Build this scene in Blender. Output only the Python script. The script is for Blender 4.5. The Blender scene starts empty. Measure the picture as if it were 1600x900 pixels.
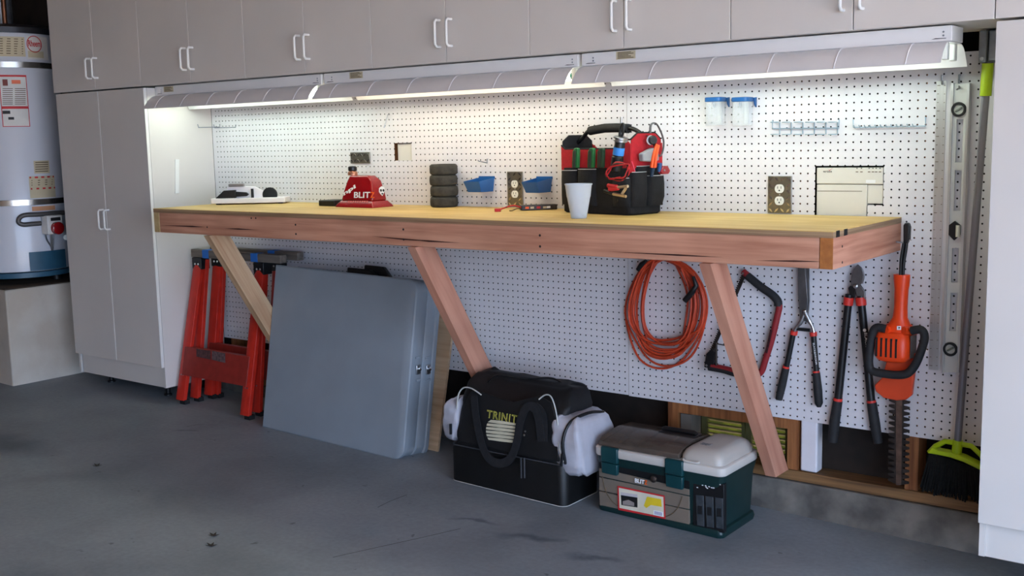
import bpy, bmesh, math, random
from mathutils import Vector, Matrix, noise
random.seed(7)
V = Vector
scene = bpy.context.scene
col = scene.collection

# ------------------------------------------------------------ camera, world, lights, exposure
ZO = 1.48                                   # all numbers below: x along the wall, y out of the wall (negative), z from the top peg row; floor near -1.48
CAM = V((2.1229, -3.5254, -0.1709)); FPX = 1706.68
CR = V((0.79608596, 0.60479389, -0.02171386))      # image right
CD = V((0.06429207, -0.120195, -0.99066629))       # image down
CF = V((-0.60175882, 0.78725949, -0.13456901))     # forward
cd = bpy.data.cameras.new('camera'); cam = bpy.data.objects.new('camera', cd); col.objects.link(cam)
cd.sensor_width = 36; cd.lens = 36 * FPX / 1600; cd.clip_start = 0.05; cd.clip_end = 200
m = Matrix((CR, -CD, -CF)).transposed().to_4x4(); m.translation = CAM + V((0, 0, ZO)); cam.matrix_world = m
scene.camera = cam

w = bpy.data.worlds.new('world'); scene.world = w; w.use_nodes = True
bgn = w.node_tree.nodes['Background']; bgn.inputs[0].default_value = (0.54, 0.71, 1.0, 1); bgn.inputs[1].default_value = 7.6
pl = bpy.data.lights.new('door_portal', 'AREA'); pl.shape = 'RECTANGLE'; pl.size = 2.25; pl.size_y = 5.4
pl.cycles.is_portal = True
po = bpy.data.objects.new('door_portal', pl); col.objects.link(po); po.location = (3.65, -3.85, 1.1)
po.rotation_euler = (0, math.radians(90), 0)
vs = scene.view_settings; vs.view_transform = 'Standard'; vs.look = 'None'; vs.exposure = 0.36; vs.gamma = 1.0; vs.use_curve_mapping = False
sun = bpy.data.lights.new('sun', 'SUN'); sun.energy = 48; sun.color = (1, .82, .64); sun.angle = math.radians(.6)
so = bpy.data.objects.new('sun', sun); col.objects.link(so); so.rotation_euler = V((.62, -.25, -.75)).to_track_quat('-Z', 'Y').to_euler()   # lights the driveway, never the room
TUBE_POWER = 6.4

# ------------------------------------------------------------ pixels to points (1600 x 900 frame)
def pray(px, py):
    return CR * ((px - 800) / FPX) + CD * ((py - 450) / FPX) + CF
def pP(px, py, p0, n):
    d = pray(px, py); return CAM + d * ((V(p0) - CAM).dot(V(n)) / d.dot(V(n)))
def pX(x, px, py): return pP(px, py, (x, 0, 0), (1, 0, 0))
def pY(y, px, py): return pP(px, py, (0, y, 0), (0, 1, 0))
def pZ(z, px, py): return pP(px, py, (0, 0, z), (0, 0, 1))
def fl(x): return -1.481 - .0212 * x
def pF(px, py): return pP(px, py, (0, 0, -1.481), (.0212, 0, 1))
def YY(y, *pts): return [pY(y, a, b) for a, b in pts]

# ------------------------------------------------------------ materials
FOFF = V((-.725, -3.475, -1.75))
def lin(c):
    return tuple(((v / 255) / 12.92 if v / 255 <= .04045 else ((v / 255 + .055) / 1.055) ** 2.4) for v in c) + (1,)
def mat(name, c, rough=.5, metal=0, var=.08, scale=12, bump=0, bscale=150, trans=0, coat=0, alpha=1, c2=None, stretch=(1, 1, 1), rot=(0, 0, 0), ior=1.45, detail=3):
    M = bpy.data.materials.new(name); M.use_nodes = True; nt = M.node_tree; N = nt.nodes; L = nt.links
    b = N['Principled BSDF']; b.inputs['Roughness'].default_value = rough; b.inputs['Metallic'].default_value = metal
    b.inputs['Transmission Weight'].default_value = trans; b.inputs['Coat Weight'].default_value = coat; b.inputs['IOR'].default_value = ior
    b.inputs['Alpha'].default_value = alpha
    tc = N.new('ShaderNodeTexCoord'); mp = N.new('ShaderNodeMapping'); mp.inputs['Scale'].default_value = stretch; mp.inputs['Rotation'].default_value = rot
    L.new(tc.outputs['Object'], mp.inputs['Vector'])
    nz = N.new('ShaderNodeTexNoise'); nz.inputs['Scale'].default_value = scale; nz.inputs['Detail'].default_value = detail
    L.new(mp.outputs['Vector'], nz.inputs['Vector'])
    cr = N.new('ShaderNodeValToRGB'); a = lin(c)
    lo = lin(c2) if c2 else tuple(v * (1 - var) for v in a[:3]) + (1,)
    hi = a if c2 else tuple(min(1, v * (1 + var)) for v in a[:3]) + (1,)
    cr.color_ramp.elements[0].color = lo; cr.color_ramp.elements[1].color = hi
    cr.color_ramp.elements[0].position = .35; cr.color_ramp.elements[1].position = .65
    L.new(nz.outputs['Fac'], cr.inputs['Fac']); L.new(cr.outputs['Color'], b.inputs['Base Color'])
    if bump:
        n2 = N.new('ShaderNodeTexNoise'); n2.inputs['Scale'].default_value = bscale; L.new(mp.outputs['Vector'], n2.inputs['Vector'])
        bp = N.new('ShaderNodeBump'); bp.inputs['Strength'].default_value = bump; bp.inputs['Distance'].default_value = .004
        L.new(n2.outputs['Fac'], bp.inputs['Height']); L.new(bp.outputs['Normal'], b.inputs['Normal'])
    return M
def emis(name, c, s):
    M = bpy.data.materials.new(name); M.use_nodes = True; nt = M.node_tree
    b = nt.nodes['Principled BSDF']; b.inputs['Base Color'].default_value = lin(c)
    b.inputs['Emission Color'].default_value = lin(c); b.inputs['Emission Strength'].default_value = s
    return M
def wood(name, c, dark, along=(1.2, 26, 26), rot=(0, 0, 0), knots=True, rough=.6):
    M = bpy.data.materials.new(name); M.use_nodes = True; nt = M.node_tree; N = nt.nodes; L = nt.links
    b = N['Principled BSDF']; b.inputs['Roughness'].default_value = rough
    tc = N.new('ShaderNodeTexCoord'); mp = N.new('ShaderNodeMapping'); mp.inputs['Rotation'].default_value = rot
    m2 = N.new('ShaderNodeMapping'); m2.inputs['Scale'].default_value = along
    L.new(tc.outputs['Object'], mp.inputs['Vector']); L.new(mp.outputs['Vector'], m2.inputs['Vector'])
    nz = N.new('ShaderNodeTexNoise'); nz.inputs['Scale'].default_value = 2.2; nz.inputs['Detail'].default_value = 6; nz.inputs['Distortion'].default_value = .35
    L.new(m2.outputs['Vector'], nz.inputs['Vector'])
    cr = N.new('ShaderNodeValToRGB'); e = cr.color_ramp.elements
    e[0].position = .3; e[0].color = lin(dark); e[1].position = .62; e[1].color = lin(c)
    L.new(nz.outputs['Fac'], cr.inputs['Fac'])
    n2 = N.new('ShaderNodeTexNoise'); n2.inputs['Scale'].default_value = 3.5; L.new(tc.outputs['Object'], n2.inputs['Vector'])
    mx = N.new('ShaderNodeMix'); mx.data_type = 'RGBA'; mx.blend_type = 'MULTIPLY'; mx.inputs[0].default_value = .45
    L.new(cr.outputs['Color'], mx.inputs[6])
    c3 = N.new('ShaderNodeValToRGB'); c3.color_ramp.elements[0].color = (.55, .5, .45, 1); c3.color_ramp.elements[1].color = (1, 1, 1, 1)
    c3.color_ramp.elements[0].position = .3; c3.color_ramp.elements[1].position = .6
    L.new(n2.outputs['Fac'], c3.inputs['Fac']); L.new(c3.outputs['Color'], mx.inputs[7])
    L.new(mx.outputs[2], b.inputs['Base Color'])
    bp = N.new('ShaderNodeBump'); bp.inputs['Strength'].default_value = .25; bp.inputs['Distance'].default_value = .002
    L.new(nz.outputs['Fac'], bp.inputs['Height']); L.new(bp.outputs['Normal'], b.inputs['Normal'])
    return M
def concrete():
    M = bpy.data.materials.new('garage concrete'); M.use_nodes = True; nt = M.node_tree; N = nt.nodes; L = nt.links
    b = N['Principled BSDF']; b.inputs['Roughness'].default_value = .55
    tc = N.new('ShaderNodeTexCoord')
    def noise(s, d, dist=0, st=(1, 1, 1)):
        mp = N.new('ShaderNodeMapping'); mp.inputs['Scale'].default_value = st; L.new(tc.outputs['Object'], mp.inputs['Vector'])
        n = N.new('ShaderNodeTexNoise'); n.inputs['Scale'].default_value = s; n.inputs['Detail'].default_value = d; n.inputs['Distortion'].default_value = dist
        L.new(mp.outputs['Vector'], n.inputs['Vector']); return n
    def ramp(n, p0, c0, p1, c1):
        r = N.new('ShaderNodeValToRGB'); e = r.color_ramp.elements; e[0].position = p0; e[0].color = c0; e[1].position = p1; e[1].color = c1
        L.new(n.outputs['Fac'], r.inputs['Fac']); return r
    a = ramp(noise(1.3, 5, .2, (1, 1.5, 1)), .3, lin((124, 131, 138)), .7, lin((150, 156, 162)))
    s = ramp(noise(2.2, 4, .3, (1, .9, 1)), .30, (.55, .55, .58, 1), .52, (1, 1, 1, 1))
    f = ramp(noise(60, 4), .3, (.82, .82, .82, 1), .7, (1.0, 1.0, 1.0, 1))
    k = ramp(noise(22, 2, .2), .22, (.3, .3, .31, 1), .28, (1, 1, 1, 1))
    marks = []
    for px, py, sx, sy, rz in ((868, 838, .16, .035, .35), (965, 868, .13, .03, .35), (30, 690, .45, .16, .1), (780, 812, .12, .02, .3), (318, 672, .08, .02, .4)):   # oil stains
        q = pF(px, py); mp = N.new('ShaderNodeMapping'); mp.vector_type = 'TEXTURE'; mp.inputs['Location'].default_value = (q.x - FOFF.x, q.y - FOFF.y, 0); mp.inputs['Rotation'].default_value = (0, 0, rz); mp.inputs['Scale'].default_value = (sx, sy, 50)
        nn = noise(9, 3); ad = N.new('ShaderNodeVectorMath'); ad.operation = 'MULTIPLY_ADD'; ad.inputs[1].default_value = (.12, .12, 0); L.new(nn.outputs['Color'], ad.inputs[0]); L.new(tc.outputs['Object'], ad.inputs[2])
        L.new(ad.outputs[0], mp.inputs['Vector']); ln = N.new('ShaderNodeVectorMath'); ln.operation = 'LENGTH'; L.new(mp.outputs['Vector'], ln.inputs[0])
        rr = N.new('ShaderNodeValToRGB'); e = rr.color_ramp.elements; e[0].position = .25; e[0].color = (.35, .37, .42, 1); e[1].position = .98; e[1].color = (1, 1, 1, 1); L.new(ln.outputs['Value'], rr.inputs['Fac']); marks.append((rr, .75))
    cur = a
    for x, fac in [(s, .5), (f, .8), (k, .7)] + marks:
        mx = N.new('ShaderNodeMix'); mx.data_type = 'RGBA'; mx.blend_type = 'MULTIPLY'; mx.inputs[0].default_value = fac
        L.new(cur.outputs[2] if cur is not a else a.outputs['Color'], mx.inputs[6]); L.new(x.outputs['Color'], mx.inputs[7]); cur = mx
    L.new(cur.outputs[2], b.inputs['Base Color'])
    bp = N.new('ShaderNodeBump'); bp.inputs['Strength'].default_value = .15; bp.inputs['Distance'].default_value = .003
    L.new(noise(90, 5).outputs['Fac'], bp.inputs['Height']); L.new(bp.outputs['Normal'], b.inputs['Normal'])
    return M

# ------------------------------------------------------------ mesh helpers
class B:
    def __init__(s): s.v = []; s.f = []
    def add(s, vs, fs):
        k = len(s.v); s.v += [V(p) for p in vs]; s.f += [[i + k for i in f] for f in fs]; return s
    def box(s, a, b, M=None):
        P = [V((x, y, z)) for x in (a[0], b[0]) for y in (a[1], b[1]) for z in (a[2], b[2])]
        if M is not None: P = [M @ p for p in P]
        return s.add(P, [[0, 1, 3, 2], [4, 6, 7, 5], [0, 4, 5, 1], [2, 3, 7, 6], [0, 2, 6, 4], [1, 5, 7, 3]])
    def prism(s, poly, vec):
        n = len(poly); vec = V(vec); P = [V(p) for p in poly]
        return s.add(P + [p + vec for p in P], [list(range(n))[::-1], list(range(n, 2 * n))] + [[i, (i + 1) % n, n + (i + 1) % n, n + i] for i in range(n)])
    def loft(s, rings, cap0=True, cap1=True, closed=True):
        n = len(rings[0]); P = [V(p) for r in rings for p in r]; F = []
        for k in range(len(rings) - 1):
            for i in range(n if closed else n - 1):
                j = (i + 1) % n; F.append([k * n + i, k * n + j, (k + 1) * n + j, (k + 1) * n + i])
        if cap0: F.append(list(range(n))[::-1])
        if cap1: F.append([(len(rings) - 1) * n + i for i in range(n)])
        return s.add(P, F)
    def tube(s, pts, r, n=8, closed=False, flat=1.0, up=None):
        pts = [V(p) for p in pts]; m = len(pts); rs = r if isinstance(r, (list, tuple)) else [r] * m
        T = []
        for i in range(m):
            a = pts[(i - 1) % m] if (closed or i) else pts[0]; b = pts[(i + 1) % m] if (closed or i < m - 1) else pts[-1]
            t = b - a; T.append(t.normalized() if t.length > 1e-9 else V((0, 0, 1)))
        u = V(up) if up else (V((0, 0, 1)) if abs(T[0].z) < .9 else V((1, 0, 0)))
        R = []
        for i in range(m):
            u = (u - T[i] * u.dot(T[i])).normalized(); w_ = T[i].cross(u)
            R.append([pts[i] + (u * math.cos(2 * math.pi * k / n) + w_ * math.sin(2 * math.pi * k / n) * flat) * rs[i] for k in range(n)])
        if closed: R.append(R[0]); return s.loft(R, False, False)
        return s.loft(R)
    def lathe(s, prof, o, axis=(0, 0, 1), n=24):
        ax = V(axis).normalized(); u = ax.orthogonal().normalized(); w_ = ax.cross(u); o = V(o)
        return s.loft([[o + ax * z + (u * math.cos(2 * math.pi * k / n) + w_ * math.sin(2 * math.pi * k / n)) * max(r, 1e-4) for k in range(n)] for r, z in prof])
    def ell(s, c, r, n=14, m=9):
        c = V(c); R = []
        for j in range(m + 1):
            a = math.pi * (j / m - .5); ca = max(math.cos(a), .02)
            R.append([c + V((r[0] * ca * math.cos(2 * math.pi * k / n), r[1] * ca * math.sin(2 * math.pi * k / n), r[2] * math.sin(a))) for k in range(n)])
        return s.loft(R)
OFF = {}
def tag(o, label=None, cat=None, group=None, kind=None):
    for k, v in (('label', label), ('category', cat), ('group', group), ('kind', kind)):
        if v: o[k] = v
    return o
def obj(name, b, mt, parent=None, bevel=0, seg=2, smooth=40, label=None, origin=None):
    me = bpy.data.meshes.new(name)
    if parent is not None: off = OFF[parent.name]
    else:
        if origin is None:
            xs = [p.x for p in b.v]; ys = [p.y for p in b.v]; zs = [p.z for p in b.v]
            off = V(((min(xs) + max(xs)) / 2, (min(ys) + max(ys)) / 2, min(zs)))
        else: off = V(origin)
    me.from_pydata([p - off for p in b.v], [], b.f)
    bm = bmesh.new(); bm.from_mesh(me); bmesh.ops.recalc_face_normals(bm, faces=bm.faces); bm.to_mesh(me); bm.free()
    me.materials.append(mt)
    if smooth:
        me.polygons.foreach_set('use_smooth', [True] * len(me.polygons)); me.set_sharp_from_angle(angle=math.radians(smooth))
    o = bpy.data.objects.new(name, me); col.objects.link(o)
    if parent is not None: o.parent = parent
    else: o.location = off + V((0, 0, ZO))
    OFF[o.name] = off
    if bevel:
        md = o.modifiers.new('bevel', 'BEVEL'); md.width = bevel; md.segments = seg; md.limit_method = 'ANGLE'; md.angle_limit = math.radians(35)
    if label: o['label'] = label
    return o
def root(name, label, cat, loc, group=None):
    o = bpy.data.objects.new(name, None); col.objects.link(o); o.location = V(loc) + V((0, 0, ZO)); o.empty_display_size = .05
    OFF[o.name] = V(loc); return tag(o, label, cat, group)
def text(s, name, mt, parent, o, xd, yd, size, width=None, ext=.0004, bold=0, shear=0, sp=1):
    cu = bpy.data.curves.new(name, 'FONT'); cu.body = s; cu.size = size; cu.extrude = ext; cu.offset = bold; cu.shear = shear; cu.space_character = sp; cu.resolution_u = 3
    t = bpy.data.objects.new('tmp', cu); col.objects.link(t)
    me = bpy.data.meshes.new_from_object(t.evaluated_get(bpy.context.evaluated_depsgraph_get()))
    bpy.data.objects.remove(t); bpy.data.curves.remove(cu)
    xd = V(xd).normalized(); yd = V(yd); yd = (yd - xd * yd.dot(xd)).normalized(); zd = xd.cross(yd)
    xs = [v.co.x for v in me.vertices]; k = 1
    if width and xs: k = width / (max(xs) - min(xs))
    b = B(); x0 = min(xs)
    b.v = [V(o) + xd * ((v.co.x - x0) * k) + yd * v.co.y + zd * v.co.z for v in me.vertices]; b.f = [list(p.vertices) for p in me.polygons]
    bpy.data.meshes.remove(me)
    return obj(name, b, mt, parent, smooth=0)
def quad(name, pts, mt, parent, n=(0, -1, 0), t=.0006):
    b = B().prism([V(p) for p in pts], V(n) * t); return obj(name, b, mt, parent, smooth=0)
def rrect(w_, h, r, n=4):
    P = []
    for cx, cy, a0 in ((w_ / 2 - r, h / 2 - r, 0), (-w_ / 2 + r, h / 2 - r, 90), (-w_ / 2 + r, -h / 2 + r, 180), (w_ / 2 - r, -h / 2 + r, 270)):
        for k in range(n + 1):
            a = math.radians(a0 + 90 * k / n); P.append((cx + r * math.cos(a), cy + r * math.sin(a)))
    return P
def lerp(a, b, t): return a + (b - a) * t
def spline(pts, k=6, closed=False):
    P = [V(p) for p in pts]; n = len(P); out = []
    for i in range(n if closed else n - 1):
        p0 = P[(i - 1) % n] if closed or i else P[0]; p1 = P[i]; p2 = P[(i + 1) % n]; p3 = P[(i + 2) % n] if closed or i < n - 2 else P[-1]
        for j in range(k):
            t = j / k
            out.append(.5 * ((2 * p1) + (p2 - p0) * t + (2 * p0 - 5 * p1 + 4 * p2 - p3) * t * t + (3 * p1 - p0 - 3 * p2 + p3) * t ** 3))
    if not closed: out.append(P[-1])
    return out

WHITE = mat('white melamine', (216, 209, 203), .45, var=.02, scale=3)
EDGE = mat('white door edge band', (232, 228, 222), .4, var=.02)
HANDLE = mat('white plastic pull', (236, 234, 230), .35, var=.02)
PEG = mat('white pegboard', (228, 225, 228), .4, var=.025, scale=4)
BLACK = mat('black plastic', (20, 20, 22), .4, var=.2)
RUBBER = mat('black rubber', (24, 24, 25), .75, var=.25, scale=40, bump=.2)
STEEL = mat('bright steel', (190, 190, 192), .28, 1, var=.06, scale=30)
CHROME = mat('chrome', (220, 220, 222), .12, 1, var=.02)
GALV = mat('galvanised steel', (150, 154, 160), .45, .9, var=.12, scale=25)
ALU = mat('brushed aluminium', (205, 205, 205), .38, .75, var=.05, scale=4, stretch=(30, 30, 1))
WIRE = mat('zinc wire', (176, 196, 212), .3, .6, var=.05)
HOOKW = mat('hook wire', (150, 154, 162), .35, .8, var=.05)
FIR = wood('fir lumber', (214, 158, 130), (184, 124, 98))
FIRY = wood('fir lumber across', (212, 154, 128), (176, 112, 88), (26, 1.2, 26))
FIRB = wood('fir brace', (212, 154, 128), (188, 124, 100), (13, 13, .8), (math.radians(-31), 0, 0))
PINEB = wood('pine brace', (206, 172, 136), (184, 142, 106), (22, 22, 1.0), (math.radians(-31), 0, 0))
ENDG = wood('sealed end grain', (186, 118, 60), (150, 88, 42), (14, 14, 14))
PLY = wood('plywood face', (226, 194, 124), (206, 166, 92), (.8, 14, 14))
PLYE = wood('plywood edge', (176, 146, 112), (132, 100, 76), (1.0, 1.0, 110))
STUD = wood('old stud', (172, 112, 66), (120, 70, 38), (26, 26, 1.4))
# ------------------------------------------------------------ setting
CONC = concrete()
CURB = mat('rough curb concrete', (128, 122, 114), .85, var=.0, c2=(84, 80, 76), scale=9, bump=.6, bscale=40, detail=6)
DRY = mat('drywall', (204, 174, 146), .8, var=.04, scale=2)
SHEATH = mat('dark sheathing', (46, 36, 30), .9, c2=(24, 20, 18), scale=6)
def struct(name, b, mt, **k): return tag(obj(name, b, mt, smooth=0, **k), kind='structure')
b = B(); x0, x1 = -5.2, 3.75
b.add([(x0, -7.2, fl(x0)), (x1, -7.2, fl(x1)), (x1, .25, fl(x1)), (x0, .25, fl(x0)), (x0, -7.2, -1.75), (x1, -7.2, -1.75), (x1, .25, -1.75), (x0, .25, -1.75)],
      [[0, 1, 2, 3], [4, 7, 6, 5], [0, 4, 5, 1], [1, 5, 6, 2], [2, 6, 7, 3], [3, 7, 4, 0]])
flo = struct('floor', b, CONC, origin=FOFF)
CRKC = mat('crack in concrete', (92, 94, 98), .9)
for path in (((520, 871), (560, 862), (610, 851), (660, 840), (720, 826)), ((590, 793), (610, 783), (636, 773)), ((292, 667), (306, 664), (320, 663))):
    P_ = [pF(*q_) + V((0, 0, .0006)) for q_ in path]; bb = B()
    for p0, p1 in zip(P_, P_[1:]):
        n_ = (p1 - p0).cross(V((0, 0, 1))).normalized() * .002; bb.add([p0 + n_, p1 + n_, p1 - n_, p0 - n_], [[0, 1, 2, 3]])
    obj('crack', bb, CRKC, flo, smooth=0)
struct('ceiling', B().box((-5.2, -7.2, 1.02), (3.75, .25, 1.12)), DRY)
struct('wall_left', B().box((-5.2, -7.2, -1.6), (-5.05, .25, 1.02)), mat('raw left wall', (112, 96, 82), .9, c2=(70, 58, 48), scale=5))
struct('wall_front', B().box((-5.05, -7.2, -1.75), (3.65, -7.05, 1.02)), DRY)
b = B().box((3.65, -7.2, -1.75), (3.75, -6.55, 1.02)); b.box((3.65, -1.15, -1.75), (3.75, .25, 1.02)); b.box((3.65, -6.55, .72), (3.75, -1.15, 1.02))
struct('wall_right', b, DRY)
# driveway and verge outside
struct('driveway', B().box((3.75, -16, -1.72), (22, 8, -1.57)), mat('driveway concrete', (176, 170, 160), .9, var=.08, scale=3))
# back wall: dark sheathing with an opening for the crawl vents, studs, sill plate and curb
VX0, VX1, VZ0, VZ1 = .245, .60, -1.335, -1.195
b = B()
for a, c in (((-5.05, .095, -1.6), (VX0, .11, 1.02)), ((VX1, .095, -1.6), (3.65, .11, 1.02)), ((VX0, .095, VZ1), (VX1, .11, 1.02)), ((VX0, .095, -1.6), (VX1, .11, VZ0))): b.box(a, c)
wb = struct('wall_back', b, SHEATH)
studs = [(-2.0, -1.962), (-1.59, -1.552), (-1.27, -1.232), (-.77, -.732), (-.36, -.322), (.148, .19), (.622, .66), (1.03, 1.072), (1.40, 1.44), (-2.41, -2.372)]
for a, c in studs: obj('stud', B().box((a, .008, -1.338), (c, .094, .85)), STUD, wb, smooth=0)
obj('vent_header', B().box((.19, .01, -1.195), (.622, .094, -1.15)), STUD, wb, smooth=0)
obj('blocking', B().box((.195, .02, -1.338), (.24, .094, -1.2)), mat('weathered block', (122, 116, 108), .8), wb, smooth=0)
obj('sill_plate', B().box((-2.45, .004, -1.376), (1.6, .094, -1.34)), wood('sill plate', (150, 112, 72), (104, 74, 46)), wb, bevel=.003, smooth=0)
struct('curb', B().box((-3.4, -.004, -1.62), (3.65, .2, -1.378)), CURB, bevel=.006)
GREEN = mat('garden green', (120, 132, 44), .9, c2=(70, 82, 26), scale=18)
struct('garden_ground', B().box((-5, .25, -1.78), (8, 9, -1.66)), GREEN)
struct('vent_light_block', B().box((-5, .6, -1.655), (8, 1.3, -.55)), GREEN)  # green block added outside to keep sun and sky off the vent louvers

# foundation vents in the opening
VENTM = mat('weathered vent metal', (104, 102, 62), .7, .1, var=.15)
for i, (a, c, lb) in enumerate(((.25, .425, 'louvred foundation vent on the left behind the tackle box'), (.43, .595, 'louvred foundation vent on the right, partly behind the bench brace'))):
    r = root('foundation_vent', lb, 'vent', ((a + c) / 2, .09, VZ0 + .001), 'foundation vents')
    f = B()
    for p, q in (((a, .08, VZ0 + .001), (a + .022, .094, VZ1 - .001)), ((c - .012, .08, VZ0 + .001), (c, .094, VZ1 - .001)), ((a + .022, .08, VZ1 - .014), (c - .012, .094, VZ1 - .001)), ((a + .022, .08, VZ0 + .001), (c - .012, .094, VZ0 + .008))): f.box(p, q)
    obj('frame', f, VENTM, r, smooth=0)
    for k in range(6):
        z = VZ1 - .026 - k * .0185
        obj('louver', B().prism([(a + .022, .084, z + .004), (a + .022, .106, z - .0115), (a + .022, .106, z - .013), (a + .022, .084, z + .0005)], (c - a - .034, 0, 0)), VENTM, r, smooth=0)

# ------------------------------------------------------------ pegboard with real holes
HOLE = mat('raw hardboard hole', (34, 26, 22), .9)
def pegboard(name, label, c0, c1, dx, dz, xa, xb, cuts):
    S = .0254; r = .0031; th = .006; q = .7071; b = B(); vv = b.v; ff = b.f
    zt = 2.5 * S + dz; zb_ = -45.5 * S + dz
    def inside(x, z):
        for (ax, az, bx, bz) in cuts:
            if ax < x < bx and az < z < bz: return True
        return False
    for c in range(c0, c1 + 1):
        X = c * S + dx
        xl = xa if c == c0 else X - S / 2; xr = xb if c == c1 else X + S / 2
        for rw in range(-2, 46):
            Z = -rw * S + dz; zu = Z + S / 2; zd = Z - S / 2
            for sx, ex in ((1, xr), (-1, xl)):
                for sz, ez in ((1, zu), (-1, zd)):
                    if inside(X + sx * S / 4, Z + sz * S / 4): continue
                    k = len(vv)
                    vv += [V((X + sx * r, 0, Z)), V((ex, 0, Z)), V((ex, 0, ez)), V((X + sx * r * q, 0, Z + sz * r * q)), V((X, 0, ez)), V((X, 0, Z + sz * r)),
                           V((X + sx * r, th, Z)), V((X + sx * r * q, th, Z + sz * r * q)), V((X, th, Z + sz * r))]
                    fs = [[0, 1, 2, 3], [3, 2, 4, 5], [0, 3, 7, 6], [3, 5, 8, 7]]
                    if sx * sz < 0: fs = [f[::-1] for f in fs]
                    ff += [[i + k for i in f] for f in fs]
    me = bpy.data.meshes.new(name); off = V(((xa + xb) / 2, 0, zb_))
    me.from_pydata([p - off for p in vv], [], ff); me.materials.append(PEG); me.materials.append(HOLE)
    me.polygons.foreach_set('material_index', [0, 0, 1, 1] * (len(ff) // 4))
    o = bpy.data.objects.new(name, me); col.objects.link(o); o.location = off + V((0, 0, ZO)); OFF[o.name] = off
    e = B()
    for p, s_ in (((xa, .0002, zt - .002), (xb, th, zt)), ((xa, .0002, zb_), (xb, th, zb_ + .002)), ((xa, .0002, zb_ + .002), (xa + .002, th, zt - .002)), ((xb - .002, .0002, zb_ + .002), (xb, th, zt - .002))): e.box(p, s_)
    obj('board_edge', e, mat('hardboard edge', (120, 92, 68), .8), o, smooth=0)
    return tag(o, label, 'pegboard', 'white pegboard sheets')
S_ = .0254
def holebox(px0, py0, px1, py1, dx, dz):
    a = pY(0, px0, py0); c = pY(0, px1, py1)
    sx = lambda x: round((x - dx) / S_) * S_ + dx
    sz = lambda z: round((z - dz) / S_) * S_ + dz
    return (sx(a.x), sz(c.z), sx(c.x), sz(a.z))
LDX, LDZ = -.009, .003
CL = [holebox(619, 221, 641, 253, LDX, LDZ)]
CRT = [holebox(1274, 258, 1380, 321, 0, 0), holebox(1274, 300, 1356, 340, 0, 0)]
pegboard('pegboard', 'long white pegboard sheet left of the seam behind the workbench', -95, -1, LDX, LDZ, -2.455, -.0185, CL)
pegboard('pegboard', 'white pegboard sheet right of the seam, holding the garden tools', 0, 52, 0, 0, -.0175, 1.352, CRT)

# ------------------------------------------------------------ cabinets
def handle(x, z, parent, y=-.385, h=.096):
    p = [(x, y, z + h / 2), (x, y - .022, z + h / 2), (x, y - .03, z + h / 2 - .008), (x, y - .03, z - h / 2 + .008), (x, y - .022, z - h / 2), (x, y, z - h / 2)]
    return obj('handle', B().tube(p, .0052, 8), HANDLE, parent, smooth=60)
def door(x0, x1, z0, z1, hx, hz, parent, hh=.096):
    d = obj('door', B().box((x0, -.385, z0), (x1, -.3685, z1)), WHITE, parent, bevel=.0012, smooth=0)
    if hx is not None: handle(hx, hz, d, h=hh)
    return d
BX = [2.118, 1.353, .588, -.177, -.942, -1.707, -2.472, -3.237]
words = ['partly cut off at the right edge of the photo', 'above the pair of wire tool racks', 'above the black and red tool bag', 'above the stack of small tyres', 'above the red tapered stand', 'second from the left end of the row', 'at the left end, above the tall cabinet']
for i in range(7):
    xr, xl = BX[i], BX[i + 1]; zb_ = .119; zt = .95
    r = root('upper_cabinet', 'white double-door upper cabinet ' + words[i], 'cabinet', ((xl + xr) / 2, -.19, zb_), 'row of upper cabinets')
    bd = B().box((xl + .001, -.367, zb_ + .002), (xr - .001, -.001, zb_ + .02)); bd.box((xl + .001, -.367, zt - .018), (xr - .001, -.001, zt)); bd.box((xl + .001, -.02, zb_ + .02), (xr - .001, -.001, zt - .018))
    bd.box((xl + .001, -.367, zb_ + .02), (xl + .017, -.02, zt - .018)); bd.box((xr - .017, -.367, zb_ + .02), (xr - .001, -.02, zt - .018))
    obj('body', bd, WHITE, r, smooth=0)
    mid = (xl + xr) / 2
    door(xl + .0015, mid - .0015, zb_, zt, mid - .028, zb_ + .105, r); door(mid + .0015, xr - .0015, zb_, zt, mid + .028, zb_ + .105, r)
def tall(xl, xr, zb_, zd, zt, hz, label, ki=.03):
    r = root('tall_cabinet', label, 'cabinet', ((xl + xr) / 2, -.19, fl((xl + xr) / 2)))
    bd = B().box((xl, -.367, zb_), (xl + .016, -.0008, zt)); bd.box((xr - .016, -.367, zb_), (xr, -.0008, zt)); bd.box((xl + .016, -.367, zt - .016), (xr - .016, -.0008, zt))
    bd.box((xl + .016, -.024, zb_), (xr - .016, -.0008, zt - .016)); bd.box((xl + .016, -.367, zd), (xr - .016, -.024, zd + .016))
    obj('body', bd, WHITE, r, smooth=0)
    obj('toe_kick', B().box((xl + ki, -.362, zb_), (xr - .0005, -.346, zd)), WHITE, r, smooth=0)
    mid = (xl + xr) / 2
    for x0, x1, hx in ((xl + .001, mid - .005, mid - .026), (mid + .003, xr - .001, mid + .024)):
        d = door(x0, x1, zd - .002, zt, hx, hz, r)
        for ex in (x0, x1): obj('edge_band', B().box((ex - .0008, -.3846, zd - .001), (ex + .0008, -.3689, zt - .001)), EDGE, d, smooth=0)
    for x in (xl + .12, xr - .14):
        for y in (-.26, -.05): obj('leveller_leg', B().lathe([(.02, 0), (.02, .008), (.012, .012), (.012, zb_ - fl(x) + (.0 if y > -.04 else .0))], (x, y, fl(x)), n=12), BLACK, r)
    return r
tall(-3.219, -2.457, -1.352, -1.246, .112, -.525, 'tall white double-door cabinet between the water heater and workbench')
tall(1.358, 2.12, -1.372, -1.268, .112, -.53, 'tall white cabinet at the right edge, beside the broom', .0165)
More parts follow.
